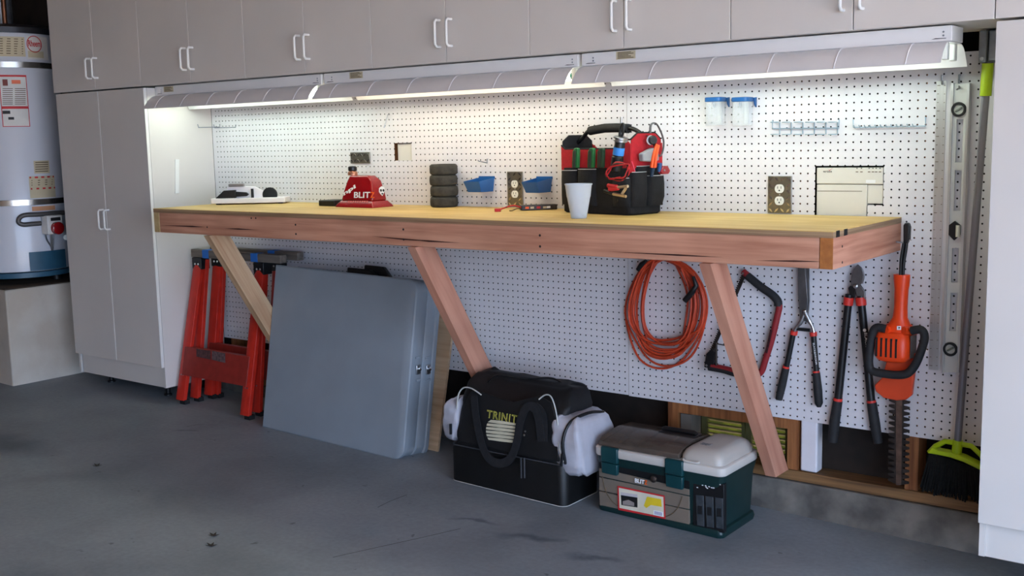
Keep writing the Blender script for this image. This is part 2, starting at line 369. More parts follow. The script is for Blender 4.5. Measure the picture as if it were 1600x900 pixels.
# faint white strip on the side of the left tall cabinet
obj_ = obj('cable_clip_strip', B().prism([pX(-2.457, a, c) for a, c in ((273, 249), (279, 249), (279, 302), (273, 302))], (.006, 0, 0)), HANDLE, bevel=.001)
tag(obj_, 'narrow white plastic strip on the side of the left tall cabinet', 'strip')

# ------------------------------------------------------------ shop lights
HOUSE = mat('white enamel', (236, 232, 230), .4, var=.03, scale=4)
REFL = mat('white enamel reflector', (226, 222, 222), .38, var=.03, scale=5)
PAPER = mat('aged paper label', (204, 190, 160), .8, var=.05)
INKB = mat('brown print', (96, 78, 56), .8); INKK = mat('black print', (18, 18, 20), .6); INKR = mat('red print', (196, 40, 44), .6)
TCAP = mat('green tube cap', (24, 128, 104), .35)
SOCK = mat('white lamp holder', (222, 222, 214), .4)
def shoplight(xl, xr, label, tint, lblx):
    r = root('shop_light', label, 'light', ((xl + xr) / 2, -.27, .012), 'shop lights under the upper cabinets')
    obj('housing', B().box((xl, -.325, .074), (xr, -.215, .117)), HOUSE, r, bevel=.002, smooth=0)
    prof = []
    for k in range(9):
        t = k / 8; prof.append((-.3255 - .0755 * t ** .9, .073 - .061 * t ** 1.9))
    def wing(sgn):
        bb = B(); R = []
        for x in (xl + .006, xr - .006):
            P = [(x, -.27 + sgn * (y + .27) * -1, z) for y, z in prof]; Q = [(x, -.27 + sgn * (y + .27 + .0012) * -1, z - .0012) for y, z in prof[::-1]]
            R.append(P + Q)
        bb.loft(R)
        return bb
    # pan between the wings and two wings (front and back)
    pan = B().box((xl + .006, -.326, .0715), (xr - .006, -.214, .0735))
    for sgn in (1, -1): obj('reflector_wing', wing(sgn), REFL, r, smooth=50)
    obj('reflector_pan', pan, REFL, r, smooth=0)
    n = 6
    for k in range(n):
        x = xl + (k + .5) * (xr - xl) / n
        obj('rib', B().tube([(x, y - .0004, z + .0002) for y, z in prof], .0018, 6), REFL, r)
    for y in (-.31, -.235):
        obj('fluorescent_tube', B().tube([(xl + .03, y, .045), (xr - .03, y, .045)], .0125, 10), emis('fluorescent tube', tint, TUBE_POWER), r)
        for x in (xl + .031, xr - .031): obj('tube_cap', B().lathe([(.0135, -.004), (.0138, 0), (.0135, .004)], (x, y, .045), (1, 0, 0), 12), TCAP, r)
        for x in (xl + .012, xr - .03):
            obj('lamp_holder', B().box((x, y - .013, .024), (x + .018, y + .013, .0715)), SOCK, r, bevel=.003)
    p = V((lblx, -.3256, .088))
    l = quad('label_sticker', [p, p + V((.075, 0, 0)), p + V((.075, 0, .026)), p + V((0, 0, .026))], PAPER, r)
    for k in range(5): quad('print_line', [p + V((.006, -.0007, .003 + k * .0045)), p + V((.068 - .01 * (k % 3), -.0007, .003 + k * .0045)), p + V((.068 - .01 * (k % 3), -.0007, .0055 + k * .0045)), p + V((.006, -.0007, .0055 + k * .0045))], INKB, l, t=.0002)
    for x in (xl + .035, xr - .035):
        obj('slot', B().prism([(x - .02, -.3252, .081), (x - .01, -.3252, .0835), (x + .02, -.3252, .083), (x + .02, -.3252, .0815)], (0, -.0006, 0)), INKK, r, smooth=0)
        for dz in (.09, .1): obj('rivet', B().lathe([(.003, 0), (.002, .0015)], (x + .012, -.3252, dz), (0, -1, 0), 8), GALV, r)
shoplight(.0, 1.228, 'white shop light nearest the right end, above the wire racks', (240, 255, 244), .14)
shoplight(-1.282, -.016, 'middle white shop light with the warmest glow', (255, 250, 226), -1.13)
shoplight(-2.45, -1.298, 'left white shop light beside the tall cabinet', (236, 255, 244), -2.38)

# ------------------------------------------------------------ workbench
ZB = -.443; YF = -.585; XL, XR = -2.15, 1.0
r = root('workbench', 'long wall-mounted workbench of fir lumber with plywood top and three diagonal braces', 'workbench', ((XL + XR) / 2, -.3, -1.34))
JX = -1.49; PT = .018
for a, c in ((XL, JX - .002), (JX + .002, XR)):
    obj('plywood_top', B().box((a, YF, ZB - .002), (c, -.001, ZB)), PLY, r, smooth=0)
    obj('plywood_core', B().box((a, YF, ZB - PT), (c, -.001, ZB - .002)), PLYE, r, smooth=0)
zt = ZB - PT; zq = zt - .089
obj('front_board', B().box((XL + .04, YF + .002, zq), (XR - .04, YF + .038, zt)), FIR, r, bevel=.003, smooth=0)
for x0, x1, mt in ((XL, XL + .038, PINEB), (XR - .038, XR, FIRY)): obj('end_board', B().box((x0, YF + .004, zq), (x1, -.001, zt)), mt, r, bevel=.002, smooth=0)
obj('end_grain', B().box((XR - .0375, YF + .0005, zq + .001), (XR - .0005, YF + .0035, zt - .001)), ENDG, r, smooth=0, label='orange-brown sealed end grain at the corner')
obj('end_grain', B().box((XL + .0005, YF + .0005, zq + .001), (XL + .0375, YF + .0035, zt - .001)), wood('pale end grain', (214, 190, 140), (196, 168, 118), (14, 14, 14)), r, smooth=0)
obj('ledger', B().box((XL + .04, -.04, zq), (XR - .04, -.001, zt)), FIR, r, smooth=0)
for px in (462, 630, 843):
    x = pY(YF, px, 370).x
    obj('joist', B().box((x - .019, YF + .04, zq), (x + .019, -.042, zt)), FIRY, r, smooth=0)
    for z in (zt - .028, zq + .024): obj('screw_head', B().lathe([(.0045, 0), (.004, .0008)], (x, YF + .0022, z), (0, -1, 0), 10), INKK, r)
for px, py in ((392, 341), (399, 341), (323, 355)):
    p = pY(YF, px, py); obj('screw_head', B().lathe([(.004, 0), (.0035, .0008)], (p.x, YF + .0022, p.z), (0, -1, 0), 10), INKK, r)
for px, py in ((1316, 385), (1316, 410)):
    p = pX(XR, px, py); obj('screw_head', B().lathe([(.004, 0), (.0035, .0008)], (XR - .0002, p.y, p.z), (1, 0, 0), 10), INKK, r)
for y in (YF + .035, YF + .095):
    obj('edge_tape', B().box((XR - .0002, y - .013, ZB - PT), (XR + .0008, y + .013, ZB + .0004)), BLACK, r, smooth=0)
# long dark splits along the front board
CRK = mat('dark split', (74, 40, 30), .9)
for pts in (((250, 352), (300, 354), (322, 355), (300, 353.2)), ((350, 357), (372, 358), (405, 359.5), (372, 357.2)), ((580, 369), (630, 374), (690, 378), (630, 373)), ((640, 374.2), (670, 377), (720, 379.5), (670, 376)), ((950, 393), (1060, 399), (1130, 402), (1060, 397.8)), ((1180, 407), (1240, 408.5), (1288, 409), (1240, 407.2))):
    a0, a1, a2, a3 = pts
    quad('wood_split', [pY(YF + .002, a0[0], a0[1]), pY(YF + .002, a1[0], a1[1] + 1), pY(YF + .002, a2[0], a2[1]), pY(YF + .002, a3[0], a3[1] - .6)], CRK, r, t=.0006)
def brace(xc, mt, ya=-.0, za=-1.34):
    # foot against the sill plate, head behind the front board
    hy = YF + .042; hz = zt - .01
    d = V((0, hy - ya, hz - za)).normalized(); n = V((0, -d.z, d.y)) * -1        # n: upper back normal
    if n.y < 0: n = -n
    w_ = .089; P = []
    foot0 = V((0, -.105, -1.342)); top0 = foot0 + d * ((zq - foot0.z + .0) / d.z)
    # front (lower) edge line through foot0, back edge line offset by w_
    bk = foot0 + n * w_
    def at(p, z): return p + d * ((z - p.z) / d.z)
    def aty(p, y): return p + d * ((y - p.y) / d.y)
    f_top = at(foot0, zq - .001); b_top = at(bk, zq - .001)
    b_w = aty(bk, -.0015); f_b = at(foot0, -1.338)
    poly = [f_top, f_b, V((0, max(f_b.y, -.104), -1.338)), V((0, -.0015, -1.338)), b_w, b_top]
    poly = [f_top, f_b, V((0, -.0015, -1.338)), b_w, b_top]
    return obj('brace', B().prism([p + V((xc - .019, 0, 0)) for p in poly], (.038, 0, 0)), mt, r, bevel=.002, smooth=0)
brace(.612, FIRB); brace(-.572, FIRB); brace(-1.76, PINEB)
# ------------------------------------------------------------ things on and above the bench
RED = mat('glossy red plastic', (146, 14, 22), .2, var=.06, coat=.4)
BLUEP = mat('blue plastic', (30, 92, 156), .35, var=.06)
WPRINT = mat('white print', (238, 238, 238), .5, var=.01); ORANGEP = mat('orange print', (240, 96, 20), .5)
CLEAR = mat('clear plastic', (236, 240, 244), .12, var=.0, alpha=.22)
DIAM = mat('diamond plate', (150, 146, 138), .34, .9, var=.08, scale=30)
OUTW = mat('white receptacle', (232, 232, 224), .35, var=.02)

def outlet(px0, py0, px1, py1, label, gangs=1, h=None):
    a = pY(-.007, px0, py0); c = pY(-.007, px1, py1); zt_, zb_ = a.z, (a.z - h if h else max(c.z, ZB + .003)); xl, xr = a.x, c.x
    r = root('wall_outlet', label, 'outlet', ((xl + xr) / 2, -.003, zb_), 'outlets with diamond plate covers')
    pt = obj('cover_plate', B().box((xl, -.007, zb_), (xr, -.0008, zt_)), DIAM, r, bevel=.0015)
    k = 0; nx = int((xr - xl) / .02); nz = int((zt_ - zb_) / .02)
    for i in range(nx):
        for j in range(nz):
            x = xl + (i + .5) * (xr - xl) / nx; z = zb_ + (j + .5) * (zt_ - zb_) / nz
            if any(abs(x - gx) < .019 for gx in [xl + (g + .5) * (xr - xl) / gangs for g in range(gangs)]) and abs(z - (zt_ + zb_) / 2) < .045: continue
            an = math.radians(45 if (i + j) % 2 else 135); u = V((math.cos(an), 0, math.sin(an))); n_ = V((-u.z, 0, u.x)); p = V((x, -.0069, z))
            obj('tread_bar', B().prism([p + u * .0105, p + n_ * .0034, p - u * .0105, p - n_ * .0034], (0, -.0014, 0)), CHROME, pt, smooth=0)
    for g in range(gangs):
        gx = xl + (g + .5) * (xr - xl) / gangs
        for s in (1, -1):
            zc = (zt_ + zb_) / 2 + s * .0205; ring = [(gx + .0165 * math.cos(2 * math.pi * t / 20), -.007, zc + max(-.0145, min(.0145, .0165 * math.sin(2 * math.pi * t / 20)))) for t in range(20)]
            f = obj('receptacle', B().prism(ring, (0, -.0022, 0)), OUTW, r)
            for dx in (-.006, .006): quad('slot', [(gx + dx - .001, -.0092, zc), (gx + dx + .001, -.0092, zc), (gx + dx + .001, -.0092, zc + .008), (gx + dx - .001, -.0092, zc + .008)], INKK, f, t=.0003)
            obj('ground_hole', B().lathe([(.0026, 0), (.0026, .0003)], (gx, -.0092, zc - .006), (0, -1, 0), 10), INKK, f)
        obj('screw', B().lathe([(.003, 0), (.002, .001)], (gx, -.007, (zt_ + zb_) / 2), (0, -1, 0), 10), STEEL, r)
outlet(792, 268, 817, 323, 'diamond-plate outlet on the pegboard between the two blue bins')
outlet(1200, 275, 1236, 334, 'diamond-plate outlet on the pegboard left of the white network box')
outlet(547, 238, 578, 262, 'wide diamond-plate cover above the red tapered stand', 0, h=.05)

# network box set into the pegboard cutout
BEIGE = mat('off-white plastic', (222, 218, 208), .5, var=.02)
r = root('network_box', 'off-white network terminal box set into the pegboard cutout at right', 'network box', (.82, .03, -.45))
c0 = CRT[0]; c1 = CRT[1]
x0, x1, zt_, zm, zb_ = c0[0] + .004, c0[2] - .003, c0[3] - .006, c0[1] + .004, -.452
xs = c1[2] - .004
obj('top_cover', B().box((x0, .003, -.339), (x1, .07, zt_)), BEIGE, r, bevel=.002)
obj('front_cover', B().box((x0, .005, zb_), (xs, .07, -.341)), BEIGE, r, bevel=.002)
obj('side_cover', B().box((xs + .001, .007, zm), (x1, .07, -.341)), BEIGE, r, bevel=.002)
p = pY(.0028, 1286, 269.5); text('verizon', 'lettering', INKK, r, p, (1, 0, 0), (0, 0, 1), .012, .03)
quad('check_mark', YY(.0028, (1294, 264), (1296, 266), (1302, 262), (1296, 267)), INKR, r, t=.0003)
quad('label_sticker', YY(.0028, (1353, 281), (1368, 281), (1368, 286), (1353, 286)), WPRINT, r, t=.0003)
for px in (1339, 1346, 1358, 1364, 1369, 1375):
    q_ = pY(.0028, px, 263); obj('led', B().lathe([(.0022, 0), (.002, .0006)], (q_.x, .0032, q_.z), (0, -1, 0), 8), INKK, r)
    quad('led_label', YY(.0028, (px - 2, 268), (px + 2, 268), (px + 2, 269.2), (px - 2, 269.2)), INKB, r, t=.0002)
quad('panel_groove', YY(.0048, (1277, 298), (1347, 298.5), (1347, 299.3), (1277, 298.8)), INKB, r, t=.0003)
# small white jack box in the other cutout
c0 = CL[0]
o = obj('jack_box', B().box((c0[0] + .008, .012, c0[1] - .02), (c0[2] + .02, .05, c0[3] - .003)), BEIGE, bevel=.002); tag(o, 'pale box recessed behind the small square pegboard cutout', 'jack box')

# blue bins
def bin_(pxl, pxr, pyt, pyb, label):
    a = pY(-.004, pxl, pyt); c = pY(-.004, pxr, pyb); xl, xr, zt_, zb_ = a.x, c.x, a.z, c.z; d = .105
    r = root('parts_bin', label, 'bin', ((xl + xr) / 2, -.05, zb_), 'blue plastic parts bins')
    def shell(i):
        return [[(xl + .006 + i, -.006 - i, zb_ + i), (xr - .006 - i, -.006 - i, zb_ + i), (xr - .006 - i, -d + .022 + i, zb_ + i), (xl + .006 + i, -d + .022 + i, zb_ + i)],
                [(xl + i, -.004 - i, zt_), (xr - i, -.004 - i, zt_), (xr - i, -d + i, zt_ - .012), (xl + i, -d + i, zt_ - .012)]]
    o = shell(0); n = shell(.002)
    b = B(); b.loft([n[0], n[1], o[1], o[0]], True, True)
    obj('tub', b, BLUEP, r, bevel=.0006, smooth=20)
    obj('hanging_lip', B().box((xl, -.0045, zt_ - .004), (xr, -.0008, zt_ + .006)), BLUEP, r)
    for k in range(4): obj('small_part', B().lathe([(.004, 0), (.004, .01)], (xl + .012 + k * .015, -.04 - .008 * (k % 2), zt_ - .03), (.6, .5, .5), 6), STEEL, r)
bin_(748, 773, 277.5, 299, 'blue plastic parts bin nearest the tyre stack')
bin_(838, 863, 278, 300, 'blue plastic parts bin left of the tool bag')

# jars
for px, lb in ((1108, 'clear jar with blue lid, left of the pair on pegboard'), (1150, 'clear jar with blue lid, right of the pair on pegboard')):
    a = pY(-.04, px, 158); xc = pY(-.04, px + 10, 158).x; zt_ = a.z
    r = root('hanging_jar', lb, 'jar', (xc, -.04, zt_ - .09), 'blue lidded jars')
    obj('jar_body', B().loft([[(xc + x * k, -.04 + y * k, z) for x, y in rrect(.058, .058, .014)] for z, k in ((zt_ - .086, .9), (zt_ - .083, 1), (zt_ - .004, 1), (zt_ - .003, .95), (zt_ - .08, .95), (zt_ - .083, .88))], True, True), CLEAR, r, smooth=50)
    obj('lid', B().loft([[(xc + x, -.04 + y, z) for x, y in rrect(.063, .063, .016)] for z in (zt_ - .003, zt_ + .012)]), BLUEP, r, bevel=.002)
    for dx in (-.026, .03):
        obj('bracket', B().prism([(xc + dx, -.001, zt_ + .012), (xc + dx, -.02, zt_ + .010), (xc + dx, -.012, zt_ - .012), (xc + dx, -.001, zt_ - .022)], (.005, 0, 0)), BLUEP, r)
    obj('reflection_strip', B().box((xc - .008, -.012, zt_ - .08), (xc + .008, -.004, zt_)), OUTW, r, bevel=.002)  # white strip put in for the shop light's reflection in the jar

# wire racks and hooks
r = root('wire_tool_rack', 'wire rack with six loops on the pegboard, left of the two', 'rack', pY(-.02, 1258, 210), 'wire racks')
a = pY(-.006, 1207, 201); c = pY(-.006, 1311, 200)
obj('back_bar', B().tube([pY(-.003, 1207, 188), a, c, pY(-.003, 1311, 187)], .0022, 6), WIRE, r)
for k in range(6):
    px = 1213 + k * 18
    for py in (191, 210):
        q_ = pY(-.006, px, py); obj('loop', B().tube([q_ + V((.012 * math.cos(t), -.014 + .014 * math.sin(t), 0)) for t in [2 * math.pi * j / 16 for j in range(16)]], .002, 5, closed=True), WIRE, r)
    t_ = pY(-.006, px, 191); u_ = pY(-.006, px, 210); obj('upright', B().tube([t_ + V((.012, 0, 0)), u_ + V((.012, 0, 0))], .002, 5), WIRE, r)
r = root('wire_tool_rack', 'wire rack with slanted prongs on the pegboard, right of the two', 'rack', pY(-.02, 1390, 200), 'wire racks')
obj('back_bar', B().tube([pY(-.003, 1333, 187), pY(-.008, 1333, 199), pY(-.008, 1446, 197), pY(-.003, 1446, 183)], .0022, 6), WIRE, r)
for k in range(12):
    q_ = pY(-.008, 1341 + k * 8.3, 199 - k * .17); obj('prong', B().tube([q_, q_ + V((0, -.03, -.002)), q_ + V((-.003, -.036, .007))], .0019, 5), WIRE, r)
def hook(pts, label, rad=.0022):
    o = obj('pegboard_hook', B().tube(pts, rad, 6), HOOKW, smooth=60); return tag(o, label, 'hook', 'wire pegboard hooks')
a = pY(0, 369, 199); c = pY(0, 344, 198.5)
hook([a + V((0, .004, .012)), a + V((0, -.003, .012)), a + V((0, -.004, 0)), a + V((0, -.13, -.002)), a + V((0, -.135, .014))], 'long wire hook on the pegboard beside the left tall cabinet, right prong')
hook([c + V((0, .004, .012)), c + V((0, -.003, .012)), c + V((0, -.004, 0)), c + V((0, -.13, -.002)), c + V((0, -.135, .014))], 'long wire hook nearest the left tall cabinet, left prong')
a = pY(0, 609, 179); hook([a + V((.0, .004, 0)), a + V((0, -.012, 0)), a + V((0, -.014, -.004)), pY(-.03, 600, 200)], 'thin straight wire hook above the small square cutout')
a = pY(0, 762, 250); hook([a + V((0, .004, .004)), a + V((0, -.004, .004)), a + V((0, -.004, -.012)), pY(-.05, 747, 251.5), pY(-.052, 747, 250)], 'small wire hook above the left blue bin')

# stack of tyres
for k in range(4):
    z = ZB + .0006 + k * .0445; rr = .058
    prof = [(.034, 0), (.05, .0), (.056, .004), (rr, .011), (rr + .0006, .022), (rr, .033), (.056, .0395), (.05, .0438), (.034, .0438), (.031, .036), (.031, .008)]
    ax = pY(-.065, 693.5 + .6 * (k % 2), 300)
    n = 40; bb = B(); R = [[(ax.x + rad * math.cos(2 * math.pi * j / n), -.065 + rad * math.sin(2 * math.pi * j / n), z + h) for j in range(n)] for rad, h in prof]
    bb.loft(R + [R[0]], False, False)
    r = tag(obj('small_tyre', bb, mat('tyre rubber', (58, 56, 50), .8, var=.25, scale=60, bump=.5, bscale=220), smooth=50), ['bottom tyre of the stack of four on the bench', 'second tyre from the bottom of the bench stack', 'third tyre from the bottom of the bench stack', 'topmost tyre of the stack of four on the bench'][k], 'tyre', 'stack of small tyres')

# battery pack
a = pZ(ZB, 815, 329.5); c = pZ(ZB, 871, 327.5); d = (c - a); d.z = 0; L_ = d.length; d.normalize(); n_ = V((-d.y, d.x, 0))
Mb = Matrix((d, n_, (0, 0, 1))).transposed().to_4x4(); Mb.translation = a
r = root('battery_pack', 'dark battery pack with printed wrap and red connector lying on bench', 'battery', a + V((.06, .03, 0)))
L_ = min(L_, .15)
obj('pack', B().box((0, 0, .0005), (L_, .04, .021), Mb), mat('dark wrap', (52, 46, 46), .35, var=.3, scale=60), r, bevel=.003)
for k, (x, mt) in enumerate(((.015, ORANGEP), (.035, PAPER), (.06, INKR), (.085, PAPER), (.1, WPRINT))):
    if x < L_ - .02: quad('print', [Mb @ V((x, -.0002, .007)), Mb @ V((x + .014, -.0002, .007)), Mb @ V((x + .014, -.0002, .015)), Mb @ V((x, -.0002, .015))], mt, r, n=-n_, t=.0004)
for s, mt in ((0, INKR), (1, INKK)):
    obj('wire', B().tube(spline([Mb @ V((.002, .012 + s * .012, .012)), Mb @ V((-.025, .02 + s * .01, .02)), Mb @ V((-.055, .012, .016)), Mb @ V((-.085, -.002 + s * .004, .008))]), .0028, 6), mt, r, smooth=60)
obj('balance_lead', B().tube(spline([Mb @ V((.0, .006, .008)), Mb @ V((-.02, -.01, .01)), Mb @ V((-.04, -.012, .003)), Mb @ V((-.05, -.008, .003))]), .002, 6), INKB, r, smooth=60)
obj('connector', B().box((-.105, -.008, .0005), (-.083, .008, .012), Mb), INKR, r, bevel=.001)

# plastic cup
cc = pZ(ZB, 904.5, 341)
CUP = mat('frosted cup plastic', (236, 242, 250), .35, trans=.55, var=.01, ior=1.15)
prof = [(.0265, 0), (.0275, .004), (.0395, .07), (.041, .074), (.0455, .112), (.0478, .114), (.0478, .118), (.0462, .118), (.0445, .112), (.0385, .07), (.026, .004), (.0, .004)]
n = 40; R = [[(cc.x + max(a_, .0005) * math.cos(2 * math.pi * j / n), cc.y + max(a_, .0005) * math.sin(2 * math.pi * j / n), ZB + .0004 + h) for j in range(n)] for a_, h in prof]
tag(obj('plastic_cup', B().loft(R), CUP, smooth=45), 'frosted white plastic cup in front of the tool bag', 'cup')

# red tapered stand with stickers
r = root('tapered_stand', 'glossy red tapered stand with racing stickers on the bench', 'stand', (-1.23, -.17, ZB))
xa, xb, ya, yb = -1.345, -1.118, -.235, -.105
def ringr(i, z, sl=0, sr=0): return [(xa + i + sl, ya + i, z), (xb - i - sr, ya + i, z), (xb - i - sr, yb - i, z), (xa + i + sl, yb - i, z)]
obj('flange', B().loft([ringr(0, ZB + .0004), ringr(.006, ZB + .012), ringr(.018, ZB + .026), ringr(.02, ZB + .028)]), RED, r, bevel=.003)
obj('shell', B().loft([ringr(.02, ZB + .028), ringr(.026, ZB + .07, .006, 0), ringr(.034, ZB + .112, .012, .002), ringr(.042, ZB + .135, .014, .022)]), RED, r, bevel=.006, seg=3)
kx = pY(-.17, 551, 270).x
obj('knob', B().lathe([(.014, 0), (.019, .004), (.019, .018), (.013, .022)], (kx, -.17, ZB + .152), n=18), BLACK, r)
obj('collar', B().lathe([(.021, 0), (.021, .012), (.016, .018)], (kx, -.17, ZB + .1345), n=18), mat('worn copper fitting', (176, 120, 96), .35, .6, var=.3, scale=80), r)
fp = V((0, ya + .023, ZB + .05)); nf = V((0, -.985, .12)).normalized()
def sf(px, py, e=.0025): return pP(px, py, V((0, ya + .0235 - e, ZB + .05)), nf)
for s_, px, py, wpx, h, mt in (('BLIT', 553, 309, 25, 9, WPRINT), ('Z', 578.5, 309, 6.5, 9, ORANGEP)):
    a = sf(px, py); c = sf(px + wpx, py); u_ = sf(px, py - h)
    text(s_, 'lettering', mt, r, a, c - a, u_ - a, (u_ - a).length / .70, (c - a).length, bold=.0006)
a = sf(537, 305.5); c = sf(556, 293); u_ = sf(533, 298); text('npi', 'lettering', WPRINT, r, a, c - a, u_ - a, .022, (c - a).length, bold=.0008)
PRED = mat('pale red print', (226, 120, 120), .5)
for k in range(9): quad('worn_print', [sf(*q_, .006) for q_ in ((543 + 3.6 * k, 316.2), (545.6 + 3.6 * k, 316.2), (546.2 + 3.6 * k, 313.8), (543.8 + 3.6 * k, 313.8))], PRED, r, t=.0004)
sx = xb - .024; sk = root  # skull sticker on the right end
def se(px, py): return pX(xb - .0225, px, py)
SK = [(592, 294), (596, 291), (600, 293), (600, 299), (598.5, 303), (597, 306), (594, 303), (592, 300)]
quad('skull_sticker', [se(*q_) for q_ in SK], WPRINT, r, n=(1, 0, .1), t=.003)
for q_ in ((594.3, 297.5), (598.2, 297.5)): p = se(*q_); obj('skull_eye', B().lathe([(.006, 0), (.006, .0005)], p + V((.0034, 0, 0)), (1, 0, .1), 10), INKK, r)
quad('skull_teeth', [se(*q_) + V((.0034, 0, 0)) for q_ in ((595, 301.5), (598, 301.5), (597.3, 304), (595.6, 304))], INKK, r, n=(1, 0, .1), t=.0004)
a = pZ(ZB, 497, 322); tag(obj('low_black_case', B().box((a.x, -.20, ZB + .0005), (a.x + .1, -.10, ZB + .026)), BLACK, bevel=.004), 'low black case on the bench, left of the red stand', 'case')

# white tray with black tool, left end
a = V((-2.075, -.325, ZB)); d = V((.25, .19, 0)).normalized(); n_ = V((-d.y, d.x, 0))
Mt = Matrix((d, n_, (0, 0, 1))).transposed().to_4x4(); Mt.translation = a
r = root('tool_tray', 'white tool stand with black parts at the left end of the bench', 'tool stand', a + d * .15)
WT = mat('white plastic tray', (240, 234, 236), .4, var=.02)
obj('base', B().box((0, 0, .006), (.345, .13, .03), Mt), WT, r, bevel=.003)
for x in (.02, .31):
    for y in (.015, .11): obj('foot', B().box((x, y, .0005), (x + .02, y + .012, .006), Mt), BLACK, r)
obj('back_plate', B().prism([Mt @ V(q_) for q_ in ((.06, .03, .03), (.24, .03, .03), (.24, .03, .06), (.20, .03, .082), (.075, .03, .082), (.06, .03, .05))], n_ * .01), WT, r, bevel=.002)
obj('tool_body', B().prism([Mt @ V(q_) for q_ in ((.02, .006, .0305), (.115, .006, .0305), (.115, .006, .068), (.06, .006, .066))], n_ * .022), BLACK, r, bevel=.002)
obj('tool_nose', B().prism([Mt @ V(q_) for q_ in ((.116, .008, .036), (.165, .008, .038), (.175, .008, .046), (.165, .008, .056), (.116, .008, .06))], n_ * .018), BLACK, r, bevel=.002)
obj('post', B().box((.186, .012, .0305), (.197, .022, .072), Mt), BLACK, r)
obj('wheel', B().lathe([(.02, 0), (.034, .004), (.034, .018), (.02, .022)], Mt @ V((.27, .02, .042)), n_, 24), RUBBER, r)
obj('top_cap', B().box((.08, .02, .083), (.15, .05, .096), Mt), mat('grey cap', (120, 112, 112), .5), r, bevel=.003)

# ------------------------------------------------------------ tool bag
TX = V((.978, -.208, 0)).normalized(); TY = V((.208, .978, 0)).normalized(); TO = V((.146, -.25, ZB))
MB = Matrix((TX, TY, (0, 0, 1))).transposed().to_4x4(); MB.translation = TO
def lb(x, y, z): return MB @ V((x, y, z))
NYL = mat('black nylon', (20, 20, 23), .85, var=.25, scale=50, bump=.3, bscale=300)
REDF = mat('red nylon', (172, 22, 34), .8, var=.1, scale=50, bump=.25, bscale=300)
STI = mat('white stitching', (190, 190, 190), .8)
W_, D_ = .35, .17
r = root('tool_bag', 'open black and red tool bag full of hand tools on the bench', 'tool bag', lb(-W_ / 2, D_ / 2, 0))
def rings(prof, cx=-W_ / 2, cy=D_ / 2): return [[lb(cx + x * (kx_), cy + y * ky_, z) for x, y in rrect(W_, D_, .025)] for z, kx_, ky_ in prof]
obj('base', B().loft(rings([(.0005, .95, .95), (.006, 1, 1), (.03, 1.0, 1.0)])), NYL, r, smooth=50)
obj('body', B().loft(rings([(.03, .99, .99), (.09, 1.02, 1.03), (.165, 1.0, 1.0), (.166, .95, .95), (.05, .94, .94)]), True, True), NYL, r, smooth=50)
# red band walls with dipped top edge
def wall(pts, vec, mt, nm): return obj(nm, B().prism([lb(*q_) for q_ in pts], vec), mt, r, bevel=.002)
wall([(-W_, .002, .15), (0, .002, .15), (0, .002, .248), (-.02, .002, .262), (-.075, .002, .232), (-W_ + .02, .002, .232), (-W_, .002, .246)], TY * .005, REDF, 'front_panel')
wall([(-W_, D_ - .007, .15), (0, D_ - .007, .15), (0, D_ - .007, .25), (-.075, D_ - .007, .232), (-W_ + .03, D_ - .007, .232), (-W_, D_ - .007, .25)], TY * .005, REDF, 'back_panel')
for x, mt in ((-W_, NYL), (-.006, REDF)):
    wall([(x, .004, .15), (x, D_ - .004, .15), (x, D_ - .01, .262), (x, D_ - .04, .284), (x, .04, .284), (x, .008, .262)], TX * .006, mt, 'end_flap')
obj('top_binding', B().tube([lb(-W_, .0045, .247), lb(-W_ + .02, .0045, .233), lb(-.075, .0045, .233), lb(-.02, .0045, .263), lb(-.003, .006, .264), lb(-.003, .04, .286), lb(-.003, D_ - .04, .286), lb(-.003, D_ - .01, .264)], .0032, 6), NYL, r, smooth=60)
obj('handle_bar', B().tube(spline([lb(-W_ + .003, D_ / 2, .255), lb(-W_ + .03, D_ / 2, .272), lb(-W_ + .075, D_ / 2, .302), lb(-W_ / 2, D_ / 2, .308), lb(-.075, D_ / 2, .302), lb(-.03, D_ / 2, .285), lb(-.002, D_ / 2, .27)], 5), .008, 10), BLACK, r, smooth=60)
obj('handle_grip', B().tube([lb(-W_ + .07, D_ / 2, .298), lb(-W_ / 2 - .03, D_ / 2, .306), lb(-W_ / 2 + .03, D_ / 2, .306), lb(-.085, D_ / 2, .302)], .0165, 12), RUBBER, r, smooth=60)
def pocket(x0, x1, z0, z1, bul, side='f'):
    R = []
    for z, k in ((z0, .35), (lerp(z0, z1, .3), 1), (lerp(z0, z1, .75), 1), (z1, .8)):
        n = 8; ro = []
        for j in range(n + 1):
            t = j / n; o_ = bul * k * (math.sin(math.pi * t) ** .6)
            ro.append(lb(lerp(x0, x1, t), -.001 - o_, z) if side == 'f' else lb(.002 + o_, lerp(x0, x1, t), z))
        e = [lb(x1, .006, z), lb(x0, .006, z)] if side == 'f' else [lb(-.006, x1, z), lb(-.006, x0, z)]
        R.append(ro + e)
    p = obj('pocket', B().loft(R), NYL, r, smooth=55)
    top = R[-1][:9]; obj('stitching', B().tube([q_ + V((0, 0, .0008)) for q_ in top], .0012, 5), STI, p, smooth=0)
pocket(-.345, -.262, .03, .155, .02); pocket(-.258, -.165, .03, .16, .022); pocket(-.085, -.004, .03, .13, .018)
pocket(.006, .08, .03, .15, .02, 's'); pocket(.084, .166, .03, .135, .03, 's'); pocket(.03, .1, .145, .17, .012, 's')
def bp(px, py, off=.012): return pP(px, py, TO - TY * off, TY)
def bs(px, py, off=.01): return pP(px, py, TO + TX * off, TX)
GRN = mat('green handle plastic', (40, 112, 62), .4, var=.1); DGR = mat('dark grip', (44, 54, 48), .6)
def ttag(o, lbl, cat): return tag(o, lbl, cat)
